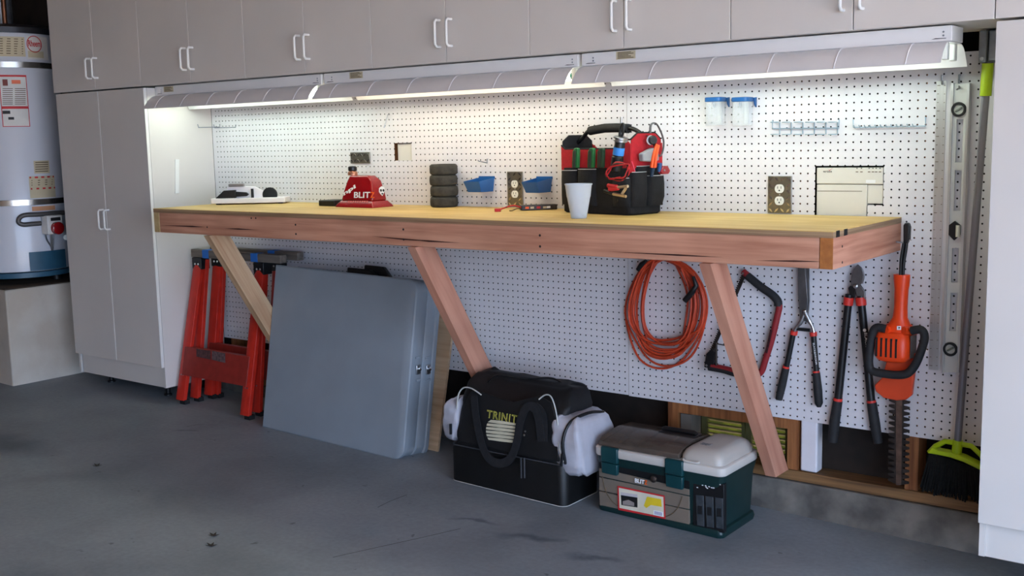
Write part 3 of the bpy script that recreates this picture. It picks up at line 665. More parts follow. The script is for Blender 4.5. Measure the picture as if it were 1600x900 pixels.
for i, (px, lbl) in enumerate(((902, 'leftmost green-handled cutter in the tool bag pocket'), (926, 'middle green-handled cutter in the tool bag pocket'), (941, 'dark green-handled cutter beside the black flashlight'))):
    base = bp(px, 262, -.002); top = bp(px + 1, 231, .006); u = (top - base).normalized()
    rt = root('green_cutter', lbl, 'cutter', base, 'green cutters in the tool bag')
    w2 = .0145
    P = [base - TX * w2, base + TX * w2, top + TX * w2 - u * .006, top + TX * (w2 * .6), top - TX * (w2 * .3), top - TX * w2 - u * .012]
    obj('handle', B().prism(P, -TY * .014), GRN if i < 2 else mat('dark green plastic', (44, 76, 54), .5), rt, bevel=.003)
    q_ = [base - TX * (w2 * .6), base + TX * (w2 * .35), top + TX * (w2 * .3) - u * .012, top - TX * (w2 * .2) - u * .008, top - TX * (w2 * .6) - u * .016]
    obj('grip_inlay', B().prism([p - TY * .0138 for p in q_], -TY * .002), DGR, rt, bevel=.0006)
# flashlight
f0 = bp(962, 268, .034); f1 = bp(970, 214, .034); fd = (f1 - f0).normalized(); FL = (f1 - f0).length
rt = root('flashlight', 'black flashlight wrapped with blue tape, hanging on the front of the tool bag', 'flashlight', f0)
obj('barrel', B().lathe([(.016, 0), (.02, .004), (.021, FL * .42), (.0185, FL * .44), (.0185, FL * .86), (.016, FL * .9)], f0, fd, 20), BLACK, rt)
obj('blue_tape', B().lathe([(.0195, 0), (.0197, .001), (.0197, FL * .22), (.0195, FL * .221)], f0 + fd * (FL * .48), fd, 20), mat('blue tape', (60, 140, 220), .6, var=.04), rt)
obj('metal_collar', B().lathe([(.021, 0), (.0255, .002), (.0255, .007), (.023, .009), (.0255, .011), (.0255, .016), (.019, .019)], f0 + fd * (FL * .86), fd, 24), STEEL, rt)
lc = f0 + fd * (FL * 1.0); obj('hanging_loop', B().tube([lc + TX * (.008 * math.cos(t)) + fd * (.022 + .024 * math.sin(t)) for t in [2 * math.pi * j / 18 for j in range(18)]], .0048, 8, closed=True), BLACK, rt, smooth=60)
# test leads with clips
rt = root('test_leads', 'coiled red and black test leads with clips on the front of the tool bag', 'test leads', bp(965, 300, .02))
for s, mt in ((0, INKR), (1, mat('black wire', (24, 22, 24), .5)), (2, INKR)):
    pts = []
    for t in range(46):
        a_ = t / 45 * 2 * math.pi * 2.2 + s * .7; ex = 17 + 3 * math.sin(t * .9 + s); ey = 13 + 4 * math.sin(t * .6 + s * 2)
        pts.append(bp(966 + ex * math.cos(a_), 268 + ey * math.sin(a_) - 6 * math.cos(a_), .056 + .003 * s + .002 * math.sin(t)))
    obj('lead', B().tube(pts, .0024, 5), mt, rt, smooth=60)
for (a_, c_, mt) in (((950, 290), (964, 292), INKR), ((952, 296), (966, 294), INKR)): obj('clip_boot', B().tube([bp(*a_, .05), bp(*c_, .05)], .0075, 8), mt, rt, smooth=60)
for (a_, c_) in (((964, 293), (981, 291)), ((958, 303), (978, 307)), ((972, 303), (978, 294))): obj('clip_jaw', B().tube([bp(*a_, .05), bp(*c_, .05)], .0055, 6), mat('brass clip', (206, 184, 150), .3, .7), rt, smooth=60)
obj('clip_boot', B().tube([bp(944, 298, .05), bp(958, 303, .05)], .006, 8), BLACK, rt, smooth=60)
# right-hand tools
o = obj('tape_measure', B().prism([bs(*q_, .014) for q_ in ((998, 252), (997, 240), (1014, 231), (1021, 232), (1023, 250), (1018, 253))], TX * .022), mat('grey plastic', (140, 142, 146), .45), bevel=.004); ttag(o, 'grey plastic tape measure in the side pocket of the tool bag', 'tape measure')
OR = mat('orange plastic', (232, 84, 26), .4, var=.06)
rt = root('pliers', 'orange-handled pliers in the side pocket of the tool bag', 'pliers', bs(1024, 264, .03))
for a_, c_ in (((1018, 262), (1026, 226)), ((1023, 262), (1029, 227))): obj('grip', B().tube(spline([bs(*a_, .036), bs((a_[0] + c_[0]) / 2 - 1, (a_[1] + c_[1]) / 2, .04), bs(*c_, .036)]), .006, 8), OR, rt, smooth=60)
obj('jaw', B().tube([bs(1020, 262, .034), bs(1018, 275, .02)], [.008, .006], 8), mat('blue steel', (58, 84, 120), .4, .6), rt, smooth=60)
o = obj('blue_pliers', B().tube([bs(1030, 268, .03), bs(1031, 255, .036)], [.007, .0085], 8), mat('blue grip', (46, 84, 140), .5), smooth=60); ttag(o, 'blue gripped pliers beside the orange pliers in the tool bag', 'pliers')
rt = root('red_cutter', 'red-bodied cutter at the right side of the tool bag', 'cutter', bs(1036, 272, .03))
obj('body', B().prism([bs(*q_, .024) for q_ in ((1027, 268), (1031, 259), (1038, 259), (1042, 267), (1039, 272), (1029, 272))], TX * .018), RED, rt, bevel=.003)
obj('pin', B().lathe([(.004, 0), (.003, .003)], bs(1038, 266, .0425), TX, 10), STEEL, rt)
rt = root('headlamp', 'small headlamp with looped grey strap on the right flap of the tool bag', 'headlamp', bs(1016, 222, .02))
obj('lamp_body', B().lathe([(.011, 0), (.0165, .004), (.0165, .022), (.013, .026)], bs(1016, 219, .014), (TX - TY * .4), 18), BLACK, rt)
obj('lens_ring', B().lathe([(.0168, 0), (.0175, .003), (.0168, .006)], bs(1016, 219, .022), (TX - TY * .4), 18), STEEL, rt)
obj('strap', B().tube(spline([bs(*q_, .02) for q_ in ((1016, 208), (1017, 195), (1025, 193), (1033, 207), (1037, 222), (1035, 238), (1030, 244), (1024, 232), (1020, 220))], 5), .005, 6, flat=.5), mat('grey webbing', (92, 90, 92), .8), rt, smooth=60)
o = obj('metal_rod', B().tube([lb(-.17, .12, .06), lb(-.165, .13, .318), lb(-.164, .131, .345)], [.0042, .0042, .006], 8), STEEL, smooth=60); ttag(o, 'slim steel rod standing upright behind the tool bag handle', 'rod')
o = obj('pink_marker', B().tube([bp(987, 252, .02), bp(992, 268, .022)], .0022, 6), mat('pink plastic', (226, 60, 90), .4), smooth=60); ttag(o, 'thin pink marker tucked beside the red leads', 'marker')
# ------------------------------------------------------------ tools on the right half of the pegboard
ORB = mat('orange tool plastic', (236, 70, 22), .38, var=.06)
REDB = mat('red painted steel', (140, 32, 36), .55, var=.1, scale=30)
GREYST = mat('dull blade steel', (120, 120, 122), .42, .85, var=.15, scale=20)
DARKST = mat('dark oiled steel', (66, 58, 54), .5, .7, var=.3, scale=40)
GRIP = mat('soft black grip', (34, 34, 36), .7, var=.15, scale=60)

# steel ruler
r = root('steel_ruler', 'long steel ruler hanging on the pegboard left of the level', 'ruler', pY(-.003, 1458, 578))
obj('blade', B().prism(YY(-.0045, (1464, 127), (1479, 126.5), (1466, 578.5), (1451, 577.5)), (0, .0015, 0)), ALU, r, smooth=0)
for k in range(34):
    t = (k + .5) / 34; p = pY(-.0046, lerp(1464, 1451, t) + 1.5, lerp(127, 577.5, t)); q_ = pY(-.0046, lerp(1479, 1466, t) - 1.5, lerp(127, 578, t))
    obj('tick', B().box((p.x - .001, -.005, p.z - .0008), (p.x + (.008 if k % 3 == 0 else .004), -.0046, p.z + .0008)), INKB, r, smooth=0)
    obj('tick', B().box((q_.x - .004, -.005, q_.z - .0008), (q_.x, -.0046, q_.z + .0008)), INKB, r, smooth=0)
a = pY(0, 1473, 117.5); hook([a + V((0, .004, 0)), a + V((0, -.01, 0)), a + V((0, -.011, -.025)), a + V((.004, -.018, -.028)), a + V((.006, -.024, -.018))], 'wire hook holding the long steel ruler')

# level: I-beam with slots and three vials
r = root('spirit_level', 'aluminium spirit level hanging upright beside the ruler', 'spirit level', pY(-.02, 1482, 583))
def lv(px_l, px_r, y_): return None
def lx(s, py): # s 0..1 across the level at pixel row py
    t = (py - 130) / (583 - 130); return pY(-.03, lerp(lerp(1486, 1515, s), lerp(1471, 1498, s), t), py)
def strip(s0, s1, p0, p1, y0, y1):
    a_, b_, c_, d_ = lx(s0, p0), lx(s1, p0), lx(s1, p1), lx(s0, p1)
    return B().prism([(q_.x, y0, q_.z) for q_ in (a_, b_, c_, d_)], (0, y1 - y0, 0))
for s0, s1 in ((0, .13), (.87, 1)): obj('flange', strip(s0, s1, 130, 583, -.03, -.004), ALU, r, smooth=0)
WEB = mat('white level web', (214, 214, 210), .45, .2, var=.04)
slots = [(186, 254), (266, 330), (388, 442), (458, 518)]; prev = 130.5
for s_, e_ in slots + [(582.5, 583)]:
    obj('web', strip(.13, .87, prev, s_, -.021, -.013), WEB, r, smooth=0)
    if s_ < 582:
        for s0, s1 in ((.13, .32), (.70, .87)): obj('web', strip(s0, s1, s_, e_, -.021, -.013), WEB, r, smooth=0)
    prev = e_
for py in (171, 546):
    c_ = lx(.44, py); c_ = V((c_.x, -.02, c_.z))
    n = 24; R = [[c_ + V((rad * math.cos(2 * math.pi * k / n), yy, rad * math.sin(2 * math.pi * k / n))) for k in range(n)] for rad, yy in ((.0215, .0), (.0225, -.008), (.0205, -.0115), (.0155, -.0115), (.0145, -.004), (.0145, -.001))]
    v_ = obj('vial_ring', B().loft(R), BLACK, r, smooth=45)
    obj('vial_face', B().lathe([(.0146, 0), (.0146, .001)], c_ + V((0, -.0035, 0)), (0, -1, 0), 20), mat('pale vial face', (196, 198, 190), .2, var=.1, scale=90), v_)
    obj('vial', B().tube([c_ + V((-.0095, -.007, -.006)), c_ + V((.0095, -.007, .006))], .003, 8), mat('vial liquid', (120, 124, 112), .1), v_, smooth=60)
hx = [lx(*q_) for q_ in ((.12, 352), (.45, 345), (.78, 352), (.78, 367), (.45, 376), (.12, 367))]
v_ = obj('centre_vial_block', B().prism([(q_.x, -.021, q_.z) for q_ in hx], (0, -.008, 0)), BLACK, r, bevel=.002)
p = lx(.66, 361); obj('vial', B().tube([V((p.x, -.0305, p.z - .018)), V((p.x, -.0305, p.z + .018))], .007, 8), mat('pale vial glass', (206, 204, 188), .15, var=.03), v_, smooth=60)
a = pY(0, 1500, 117); hook([a + V((0, .004, 0)), a + V((0, -.008, 0)), a + V((0, -.009, -.03)), pY(-.034, 1499, 138), pY(-.046, 1495, 140)], 'wire hook holding the aluminium spirit level', .003)

# broom and steel bracket
LIME = mat('lime plastic', (176, 204, 20), .4, var=.06)
r = root('broom', 'broom with grey pole and lime green head leaning at the right cabinet', 'broom', pY(.02, 1490, 785))
pt, pm, pb = pY(-.08, 1543.5, 99), pY(-.078, 1540, 150), pY(-.05, 1496, 694)
obj('pole', B().tube([pm, pb], .0115, 12), mat('grey steel pole', (138, 136, 144), .35, .6, var=.05), r, smooth=60)
obj('grip', B().tube([pt, pm], .0165, 14), LIME, r, smooth=60)
ys = -.07
o1 = [(1449, 708), (1456, 699), (1470, 690), (1480, 686.5), (1500, 691), (1520, 694), (1538, 712), (1548, 742), (1528, 733), (1505, 722), (1485, 715), (1466, 711)]
i1 = [(1462, 703), (1472, 696.5), (1477, 694), (1490, 695), (1494, 699), (1491, 712), (1476, 708)]
i2 = [(1500, 697), (1512, 700), (1524, 710), (1533, 728), (1516, 721), (1502, 714)]
band = [(1449, 708), (1466, 711), (1485, 715), (1505, 722), (1528, 733), (1548, 742), (1546, 734), (1526, 725), (1505, 714.5), (1485, 708), (1466, 704.5), (1456, 699)]
obj('lower_rail', B().prism(YY(ys, *band), (0, .04, 0)), LIME, r, bevel=.002)
obj('upper_arm', B().tube(YY(ys + .02, (1452, 707), (1462, 697), (1477, 689.5), (1498, 693), (1518, 697), (1534, 712), (1544, 736)), .0085, 8), LIME, r, smooth=60)
obj('socket', B().tube([pY(-.05, 1497, 688), pY(-.05, 1494, 712)], .0155, 10), LIME, r, smooth=60)
br = B(); BR = mat('black bristles', (16, 17, 16), .9, var=.4, scale=90)
for k in range(60):
    t = (k + .5) / 60; a_ = pY(ys, lerp(1452, 1546, t), lerp(709, 741, t))
    for dy in (.004, .014, .024, .034):
        j = random.uniform(-.004, .004); e_ = V((a_.x + (t - .5) * .05 + j, ys + dy + random.uniform(-.004, .01), -1.30 + random.uniform(-.02, .015) - .005 * t))
        br.tube([V((a_.x, ys + dy, a_.z + .004)), e_], .0028, 4)
tag(obj('bristles', br, BR, r, smooth=0), kind='stuff')
r = root('steel_bracket', 'galvanised steel bracket under the upper cabinet at the right', 'bracket', pY(-.05, 1543, 98))
a_, c_ = pY(-.09, 1530, 48), pY(-.09, 1560, 97)
obj('channel', B().box((a_.x, -.09, c_.z), (a_.x + .022, -.001, .116)), GALV, r, bevel=.003)
obj('plate', B().box((a_.x + .023, -.075, c_.z + .004), (1.356, -.001, .116)), GALV, r, bevel=.003)
obj('bolt', B().lathe([(.006, 0), (.006, .004)], (a_.x + .011, -.09, c_.z + .012), (0, -1, 0), 6), STEEL, r)

# extension cord
CORD = mat('orange cord', (204, 72, 40), .5, var=.12, scale=14)
r = root('extension_cord', 'coiled orange extension cord hanging on the pegboard under the bench', 'extension cord', pY(-.04, 1040, 578))
N_ = 17
pts = []
for k in range(N_):
    lx_ = random.uniform(978, 1006) if k > 1 else 977; rx_ = random.uniform(1074, 1100) if k > 1 else 1103; bt = random.uniform(530, 562) if k > 1 else 572 + 4 * k
    yy = -.018 - .002 * k - random.uniform(0, .008); sk = random.uniform(-6, 6)
    ring = [(1037 + random.uniform(-10, 10), 404), (lerp(1037, lx_, .62), 424 + random.uniform(-4, 4)), (lx_ + 2, 470), (lx_ + 4, 510 + random.uniform(-6, 6)), (lerp(lx_, 1040, .45) + sk, lerp(510, bt, .78)), (1040 + sk, bt),
            (lerp(rx_, 1040, .45) + sk, lerp(510, bt, .75)), (rx_ - 3, 505 + random.uniform(-6, 6)), (rx_, 462), (lerp(1040, rx_, .62), 422 + random.uniform(-4, 4))]
    pts += [pY(yy + .004 * math.sin(i * 1.3 + k), *q_) for i, q_ in enumerate(ring)]
obj('cable', B().tube(spline(pts, 5), .0043, 6), CORD, r, smooth=60)
obj('plug', B().tube(YY(-.055, (1010, 408), (1003, 414), (997, 422)), [.008, .0125, .01], 8), BLACK, r, smooth=60)
obj('socket_end', B().tube(YY(-.066, (1083, 432), (1088, 446), (1082, 456), (1070, 470)), [.006, .009, .0115, .011], 8), BLACK, r, smooth=60)
o = obj('cord_hook', B().tube([pY(0, 1037, 399) + V((0, .004, 0)), pY(-.07, 1040, 405), pY(-.09, 1040, 404), pY(-.095, 1040, 398)], .007, 8), BLACK, smooth=60); tag(o, 'thick black hook holding the coiled orange cord', 'hook')

# bow saw
r = root('bow_saw', 'red bow saw with black grips hanging behind the right bench brace', 'bow saw', pY(-.02, 1150, 585))
y = -.02
fr = spline(YY(y, (1161, 424), (1180, 440), (1203, 458), (1214, 468), (1217.5, 478), (1215, 492), (1206, 530), (1196, 562), (1190, 580), (1180, 586), (1165, 584), (1140, 578), (1112, 572)), 5)
obj('frame', B().tube(fr, .0115, 10), REDB, r, smooth=60)
obj('grip_sleeve', B().tube(spline(YY(y, (1168, 431), (1190, 449), (1206, 460), (1215, 470), (1216, 478)), 4), .0145, 10), GRIP, r, smooth=60)
obj('lower_grip', B().tube(spline(YY(y, (1108, 574), (1130, 578), (1150, 584), (1164, 586)), 4), .0125, 10), GRIP, r, smooth=60)
a_, c_ = pY(y, 1164, 428), pY(y, 1108, 560); d_ = (c_ - a_).normalized(); n_ = V((d_.z, 0, -d_.x))
if n_.x > 0: n_ = -n_
T = []; nt_ = 44; L_ = (c_ - a_).length
for k in range(nt_): T += [a_ + d_ * (L_ * k / nt_) + n_ * .007, a_ + d_ * (L_ * (k + .5) / nt_) + n_ * .012]
obj('blade', B().prism(T + [c_ + n_ * .007, c_ - n_ * .005, a_ - n_ * .005], (0, .0014, 0)), DARKST, r, smooth=0)
obj('end_clamp', B().prism(YY(y - .008, (1100, 574), (1103, 553), (1112, 545), (1118, 552), (1114, 576)), (0, .018, 0)), mat('black steel', (44, 42, 44), .4, .6), r, bevel=.002)
obj('tension_lever', B().tube(YY(y - .004, (1119, 536), (1119, 572)), .005, 6), DARKST, r, smooth=60)
obj('guard_wire', B().tube(YY(y, (1119, 537), (1135, 540), (1158, 546)), .0022, 6), DARKST, r, smooth=60)
for q_ in ((1104, 571), (1161, 427)): p = pY(y - .0085, *q_); obj('rivet', B().lathe([(.005, 0), (.004, .002)], p - V((0, .001, 0)), (0, -1, 0), 10), STEEL, r)
a_ = pY(y - .0125, 1199, 552); c_ = pY(y - .0125, 1207, 516); quad('worn_print', [a_, a_ + V((-.009, 0, .002)), c_ + V((-.009, 0, .002)), c_], mat('worn dark print', (60, 22, 24), .6, var=.5, scale=120), r, t=.0004)

# generic two-handled cutter parts
def handle_(path, rads, ring, ringr, grip, gr, r, y=-.022, ringpx=None):
    obj('tube_handle', B().tube(YY(y, *path), rads, 12), BLACK, r, smooth=60)
    obj('grip', B().tube(YY(y, *grip), gr, 12), GRIP, r, smooth=60)
    for q0, q1, rr in ring: obj('red_collar', B().tube(YY(y, q0, q1), rr, 14), REDB2, r, smooth=50)
REDB2 = mat('red plastic collar', (214, 54, 44), .45)
r = root('hedge_shears', 'hedge shears with long grey blades hanging beside the bench brace', 'hedge shears', pY(-.022, 1248, 635))
obj('blade', B().prism(YY(-.03, (1246.5, 409), (1257, 409), (1262, 470), (1260, 500), (1250, 500), (1247, 460)), (0, .004, 0)), GREYST, r, bevel=.0008)
obj('blade', B().prism(YY(-.025, (1251, 410), (1264.5, 410), (1265, 470), (1262, 504), (1252, 500), (1251, 460)), (0, .004, 0)), GREYST, r, bevel=.0008)
obj('tang', B().tube(spline(YY(-.024, (1259, 484), (1252, 502), (1244, 512), (1241, 520)), 4), [.008] * 6 + [.006] * 7, 8), STEEL, r, smooth=60)
obj('tang', B().tube(spline(YY(-.026, (1256, 484), (1264, 500), (1270, 512), (1272, 522)), 4), [.008] * 6 + [.006] * 7, 8), STEEL, r, smooth=60)
obj('pivot_bolt', B().lathe([(.006, 0), (.006, .003), (.003, .005)], pY(-.031, 1257, 486), (0, -1, 0), 12), CHROME, r)
obj('bumper', B().tube(YY(-.022, (1245, 514), (1266, 516)), .006, 8), BLACK, r, smooth=60)
handle_([(1240, 519), (1228, 578)], .0095, [((1241, 517), (1240, 523), .0125), ((1228.5, 572), (1227.5, 576), .0118)], 0, [(1228, 575), (1222, 602), (1217, 624)], [.0125, .0142, .0125], r)
handle_([(1271, 521), (1276, 584)], .0095, [((1270.5, 519), (1271.2, 525), .0125), ((1275, 579.5), (1275.4, 583), .0118)], 0, [(1275.5, 582), (1278, 610), (1279.5, 630), (1279.8, 636)], [.0125, .0148, .0138, .007], r)
a_ = pY(-.0325, 1270, 536); c_ = pY(-.0325, 1274.5, 570); text('BLACK&DECKER', 'lettering', WPRINT, r, a_, c_ - a_, (1, 0, 0), .008, (c_ - a_).length)

r = root('loppers', 'long black-handled loppers hanging between the shears and hedge trimmer', 'loppers', pY(-.022, 1336, 692))
bl = [(1329, 447), (1330, 432), (1334, 420), (1340, 413), (1346, 418), (1349, 430), (1347, 442), (1341, 449)]
obj('blade', B().prism(YY(-.03, *bl), (0, .004, 0)), GREYST, r, bevel=.0008)
obj('hook_jaw', B().tube(spline(YY(-.026, (1340, 415), (1347, 421), (1349.5, 432), (1347, 443)), 4), .0032, 6), STEEL, r, smooth=60)
obj('left_tang', B().prism(YY(-.026, (1327, 462), (1325, 450), (1331, 444), (1339, 447), (1336, 460), (1334, 466)), (0, .008, 0)), BLACK, r, bevel=.002)
obj('right_tang', B().prism(YY(-.030, (1335, 449), (1344, 445), (1351, 455), (1352, 468), (1340, 468), (1337, 458)), (0, .008, 0)), GREYST, r, bevel=.002)
obj('pivot_bolt', B().lathe([(.0075, 0), (.0075, .004), (.004, .006)], pY(-.031, 1337, 447), (0, -1, 0), 14), STEEL, r)
handle_([(1327, 460), (1309, 630)], [.0125, .0135], [((1326.5, 464.5), (1325, 476.5), .0162), ((1309.5, 622), (1309, 626.5), .0152)], 0, [(1309, 626), (1304, 660), (1301, 690)], [.016, .0178, .0165], r)
handle_([(1345, 462), (1362, 634)], [.0125, .0135], [((1344.8, 464.5), (1346, 477), .0168), ((1361.3, 625.5), (1361.8, 629.5), .0152)], 0, [(1362, 629), (1367, 662), (1372, 692)], [.016, .0172, .015], r)
a_ = pY(-.036, 1350.5, 520); c_ = pY(-.036, 1356, 574); text('BLACK&DECKER', 'lettering', WPRINT, r, a_, c_ - a_, (1, 0, 0), .013, (c_ - a_).length)
obj('logo_dot', B().lathe([(.0055, 0), (.0055, .0008)], pY(-.0365, 1351, 516), (0, -1, 0), 14), WPRINT, r)

# hedge trimmer
r = root('hedge_trimmer', 'orange electric hedge trimmer with black loop handle hanging on pegboard', 'hedge trimmer', pY(-.06, 1404, 762))
yt = -.075
rg = []
for py, cx, hw, hd in ((429, 1409, .0255, .02), (436, 1409, .0255, .02), (446, 1409, .0235, .02), (452, 1408.7, .0215, .02), (480, 1407.5, .0205, .02), (496, 1406.5, .023, .022), (505, 1405.5, .033, .026), (511, 1404.5, .05, .028), (518, 1404, .052, .03), (524, 1404, .045, .03)):
    c_ = pY(yt, cx, py); rg.append([c_ + V((hw * math.cos(2 * math.pi * k / 20), hd * math.sin(2 * math.pi * k / 20), 0)) for k in range(20)])
obj('rear_handle', B().loft(rg), ORB, r, smooth=50)
mc = pY(yt, 1398, 540)
mr = []
for z_, w2, d2 in ((.05, .03, .03), (.044, .05, .05), (.02, .056, .062), (-.03, .056, .062), (-.044, .046, .052), (-.05, .03, .034)):
    mr.append([mc + V((x, y_, z_)) for x, y_ in rrect(w2 * 2, d2 * 2 * .8, min(w2, d2) * .5)])
obj('motor_housing', B().loft(mr), ORB, r, bevel=.003, smooth=50)
for k in range(5):
    a_ = mc + V((-.045 + .0155 * k, -.0505, 0)); obj('vent_slot', B().box((a_.x, a_.y, a_.z - .03), (a_.x + .006, a_.y + .004, a_.z + .03)), INKK, r)
obj('side_grille', B().prism([mc + V((.0575, -.03, .04)), mc + V((.0575, .03, .04)), mc + V((.0575, .03, -.04)), mc + V((.0575, -.03, -.03))], (.001, 0, 0)), mat('worn grey panel', (96, 84, 78), .6, var=.3, scale=40), r)
obj('logo_sticker', B().prism(YY(yt - .0285, (1401.5, 509.5), (1408, 509.5), (1408, 515.5), (1401.5, 515.5)), (0, -.0006, 0)), WPRINT, r, smooth=0)
obj('logo_sticker_mark', B().prism(YY(yt - .0292, (1403.5, 511), (1406.5, 511), (1404.8, 514.5)), (0, -.0004, 0)), INKK, r, smooth=0)
yl = yt - .035
obj('loop_handle', B().tube(spline(YY(yl, (1384, 514), (1370, 512), (1363, 522), (1359, 548), (1358, 570), (1364, 580), (1385, 584.5), (1405, 586), (1420, 582), (1432, 566), (1443, 536), (1444, 522), (1438, 515), (1424, 517)), 5), .0135, 10), GRIP, r, smooth=60)
for q0, q1 in (((1383, 515), (1396, 516)), ((1412, 517), (1430, 517))): obj('handle_mount', B().tube([pY(yl, *q0), pY(yt, *q1)], .014, 8), ORB, r, smooth=60)
obj('blade_guard', B().prism(YY(yt + .01, (1386, 560), (1432, 552), (1424, 618), (1415, 625), (1400, 626), (1380, 622), (1368, 612), (1366, 602), (1378, 590)), (0, .022, 0)), mat('translucent orange guard', (222, 76, 40), .35, var=.05), r, bevel=.004)
tp = []; L0, L1 = pY(yt + .02, 1404, 620), pY(yt + .02, 1404, 758)
nt_ = 15
for side in (1, -1):
    seq = []
    for k in range(nt_):
        t0, t1, t2, t3 = [(k + f) / nt_ for f in (0, .3, .55, .8)]
        cx = [pY(yt + .02, lerp(1405, 1403.5, t), lerp(624, 758, t)) for t in (t0, t1, t2, t3)]
        seq += [cx[0] + V((side * .014, 0, 0)), cx[1] + V((side * .033, 0, .003)), cx[2] + V((side * .033, 0, .001)), cx[3] + V((side * .014, 0, 0))]
    tp.append(seq)
obj('toothed_blade', B().prism(tp[0] + tp[1][::-1], (0, .004, 0)), DARKST, r, smooth=0)
obj('blade_bar', B().prism(YY(yt + .0185, (1400, 622), (1410, 622), (1408, 758), (1400, 758)), (0, .0095, 0)), mat('rusty bar', (104, 82, 70), .6, .5, var=.3, scale=30), r, smooth=0)
obj('cord', B().tube(spline([pY(yt, 1411, 432), pY(yt, 1412, 410), pY(yt, 1416, 385), pY(yt, 1417, 360), pY(yt, 1416, 350)], 5), .0055, 8), BLACK, r, smooth=60)
obj('cord_return', B().tube(spline([pY(yt - .008, 1407, 432), pY(yt - .008, 1408, 405), pY(yt - .008, 1412, 380)], 5), .005, 8), BLACK, r, smooth=60)
obj('plug', B().prism(YY(yt - .01, (1411, 352), (1414, 348), (1419, 349), (1421, 355), (1420, 374), (1416, 382), (1411, 380)), (0, .022, 0)), BLACK, r, bevel=.003)
obj('prong', B().box(pY(yt, 1421, 376) + V((-.004, -.003, 0)), pY(yt, 1421, 376) + V((.006, .003, .003))), STEEL, r)
a = pY(0, 1415, 377); hook([a + V((.004, .004, 0)), a + V((.004, -.05, 0)), a + V((0, -.09, .006))], 'wire hook holding the orange hedge trimmer')

# white post in front of the stud
a_, c_ = pY(-.004, 1249, 655), pY(-.004, 1274, 736)
o = obj('downspout_post', B().box((a_.x, .008, -1.337), (c_.x, .06, -1.10)), mat('white painted post', (228, 226, 232), .5, var=.03), bevel=.006); tag(o, 'short white post standing on the sill plate beside the vents', 'post')
# ------------------------------------------------------------ under the bench
# sawhorses, folded and leaning on the wall
HR = mat('red sawhorse steel', (196, 44, 30), .42, var=.08, scale=25)
HRD = mat('dull red panel', (146, 42, 34), .5, var=.12, scale=25)
RAIL = wood('dusty grey rail', (128, 118, 108), (92, 84, 76))
BT = mat('blue painter tape', (36, 112, 200), .6, var=.05)
def sawhorse(yb, yt, xl, xr, dz, label, gap):
    r = root('sawhorse', label, 'sawhorse', ((xl + xr) / 2, yb, fl((xl + xr) / 2)), 'folded red sawhorses')
    ztop = -.728 + dz
    for s, x in ((0, xl), (1, xr)):
        for k in range(2):
            yo = k * gap; x0 = x + (.012 if k else 0) * (1 - 2 * s); w2 = .03
            f = fl(x)
            bot = V((x0, yb + yo, f + .016)); top = V((x0 + (.012 if s == 0 else -.012), yt + yo * .25, ztop)); d = (top - bot).normalized(); n = V((0, -d.z, d.y))
            if n.y > 0: n = -n
            # channel section: web in front, two side lips
            R = []
            for p in (bot, top): R.append([p + V((-w2, 0, 0)), p + V((-w2, 0, 0)) + n * .02, p + V((-w2 * .35, 0, 0)) + n * .024, p + V((w2 * .35, 0, 0)) + n * .024, p + V((w2, 0, 0)) + n * .02, p + V((w2, 0, 0))])
            l = obj('leg', B().loft(R), HR, r, bevel=.0015, smooth=30)
            g = V((x0, yb + yo - .01, f)); obj('rubber_foot', B().box(g + V((-.006, -.004, .0005)), g + V((.033, .026, .022))), RUBBER, l)
            for dx in (-.008, .008): obj('rivet', B().lathe([(.004, 0), (.003, .002)], lerp(bot, top, .18) + n * .0235 + V((dx, 0, 0)), n, 8), STEEL, l)
        xx = x + (.012 if s == 0 else -.012)
        bk = obj('rail_bracket', B().box((xx - .036, yt - .03, ztop - .045), (xx + .036, yt + gap * .25 + .004, ztop + .012)), BLACK, r, bevel=.003)
        for dx in (-.012, .012): obj('bolt', B().lathe([(.0055, 0), (.004, .003)], (xx + dx, yt - .03, ztop - .02), (0, -1, 0), 10), STEEL, bk)
    obj('top_rail', B().box((xl - .035, yt - .025, ztop + .013), (xr + .14, yt + .015, ztop + .052)), RAIL, r, bevel=.003)
    for x in (xl + .055, xr - .07): obj('blue_tape', B().box((x, yt - .0262, ztop + .0118), (x + .05, yt + .0162, ztop + .0532)), BT, r, bevel=.002)
    t0, t1 = .205, .40
    f = fl(xl); zz = lambda t: lerp(f, ztop, t); yy = lambda t: lerp(yb, yt, t)
    c = obj('cross_plate', B().prism([(xl + .0, yy(t0) - .03, zz(t0)), (xl + .0, yy(t1) - .03, zz(t1)), (xl, yy(t1) - .004, zz(t1)), (xl, yy(t0) - .004, zz(t0))], (xr - xl, 0, 0)), HRD, r, bevel=.002)
    return r, (yy, zz)
ra, (yy, zz) = sawhorse(-.318, -.168, -2.395, -1.905, 0, 'front red sawhorse with grey rail, nearest the folded table', .075)
def sp(px, py): return pP(px, py, (0, yy(.3) - .0315, zz(.3)), (0, zz(.4) - zz(.2), -(yy(.4) - yy(.2))))
nn = V((0, -(zz(.4) - zz(.2)), (yy(.4) - yy(.2)))).normalized()
quad('label_sticker', [sp(*q_) for q_ in ((307, 545), (329, 548), (329, 562), (307, 557))], mat('worn dark decal', (84, 52, 52), .6, var=.4, scale=80), ra, n=nn, t=.0006)
quad('label_sticker', [sp(*q_) for q_ in ((331, 548), (352, 552), (352, 567), (331, 562))], mat('worn grey decal', (96, 74, 76), .6, var=.4, scale=80), ra, n=nn, t=.0006)
sawhorse(-.165, -.068, -2.375, -1.90, .004, 'rear red sawhorse, against the pegboard behind the first', .03)

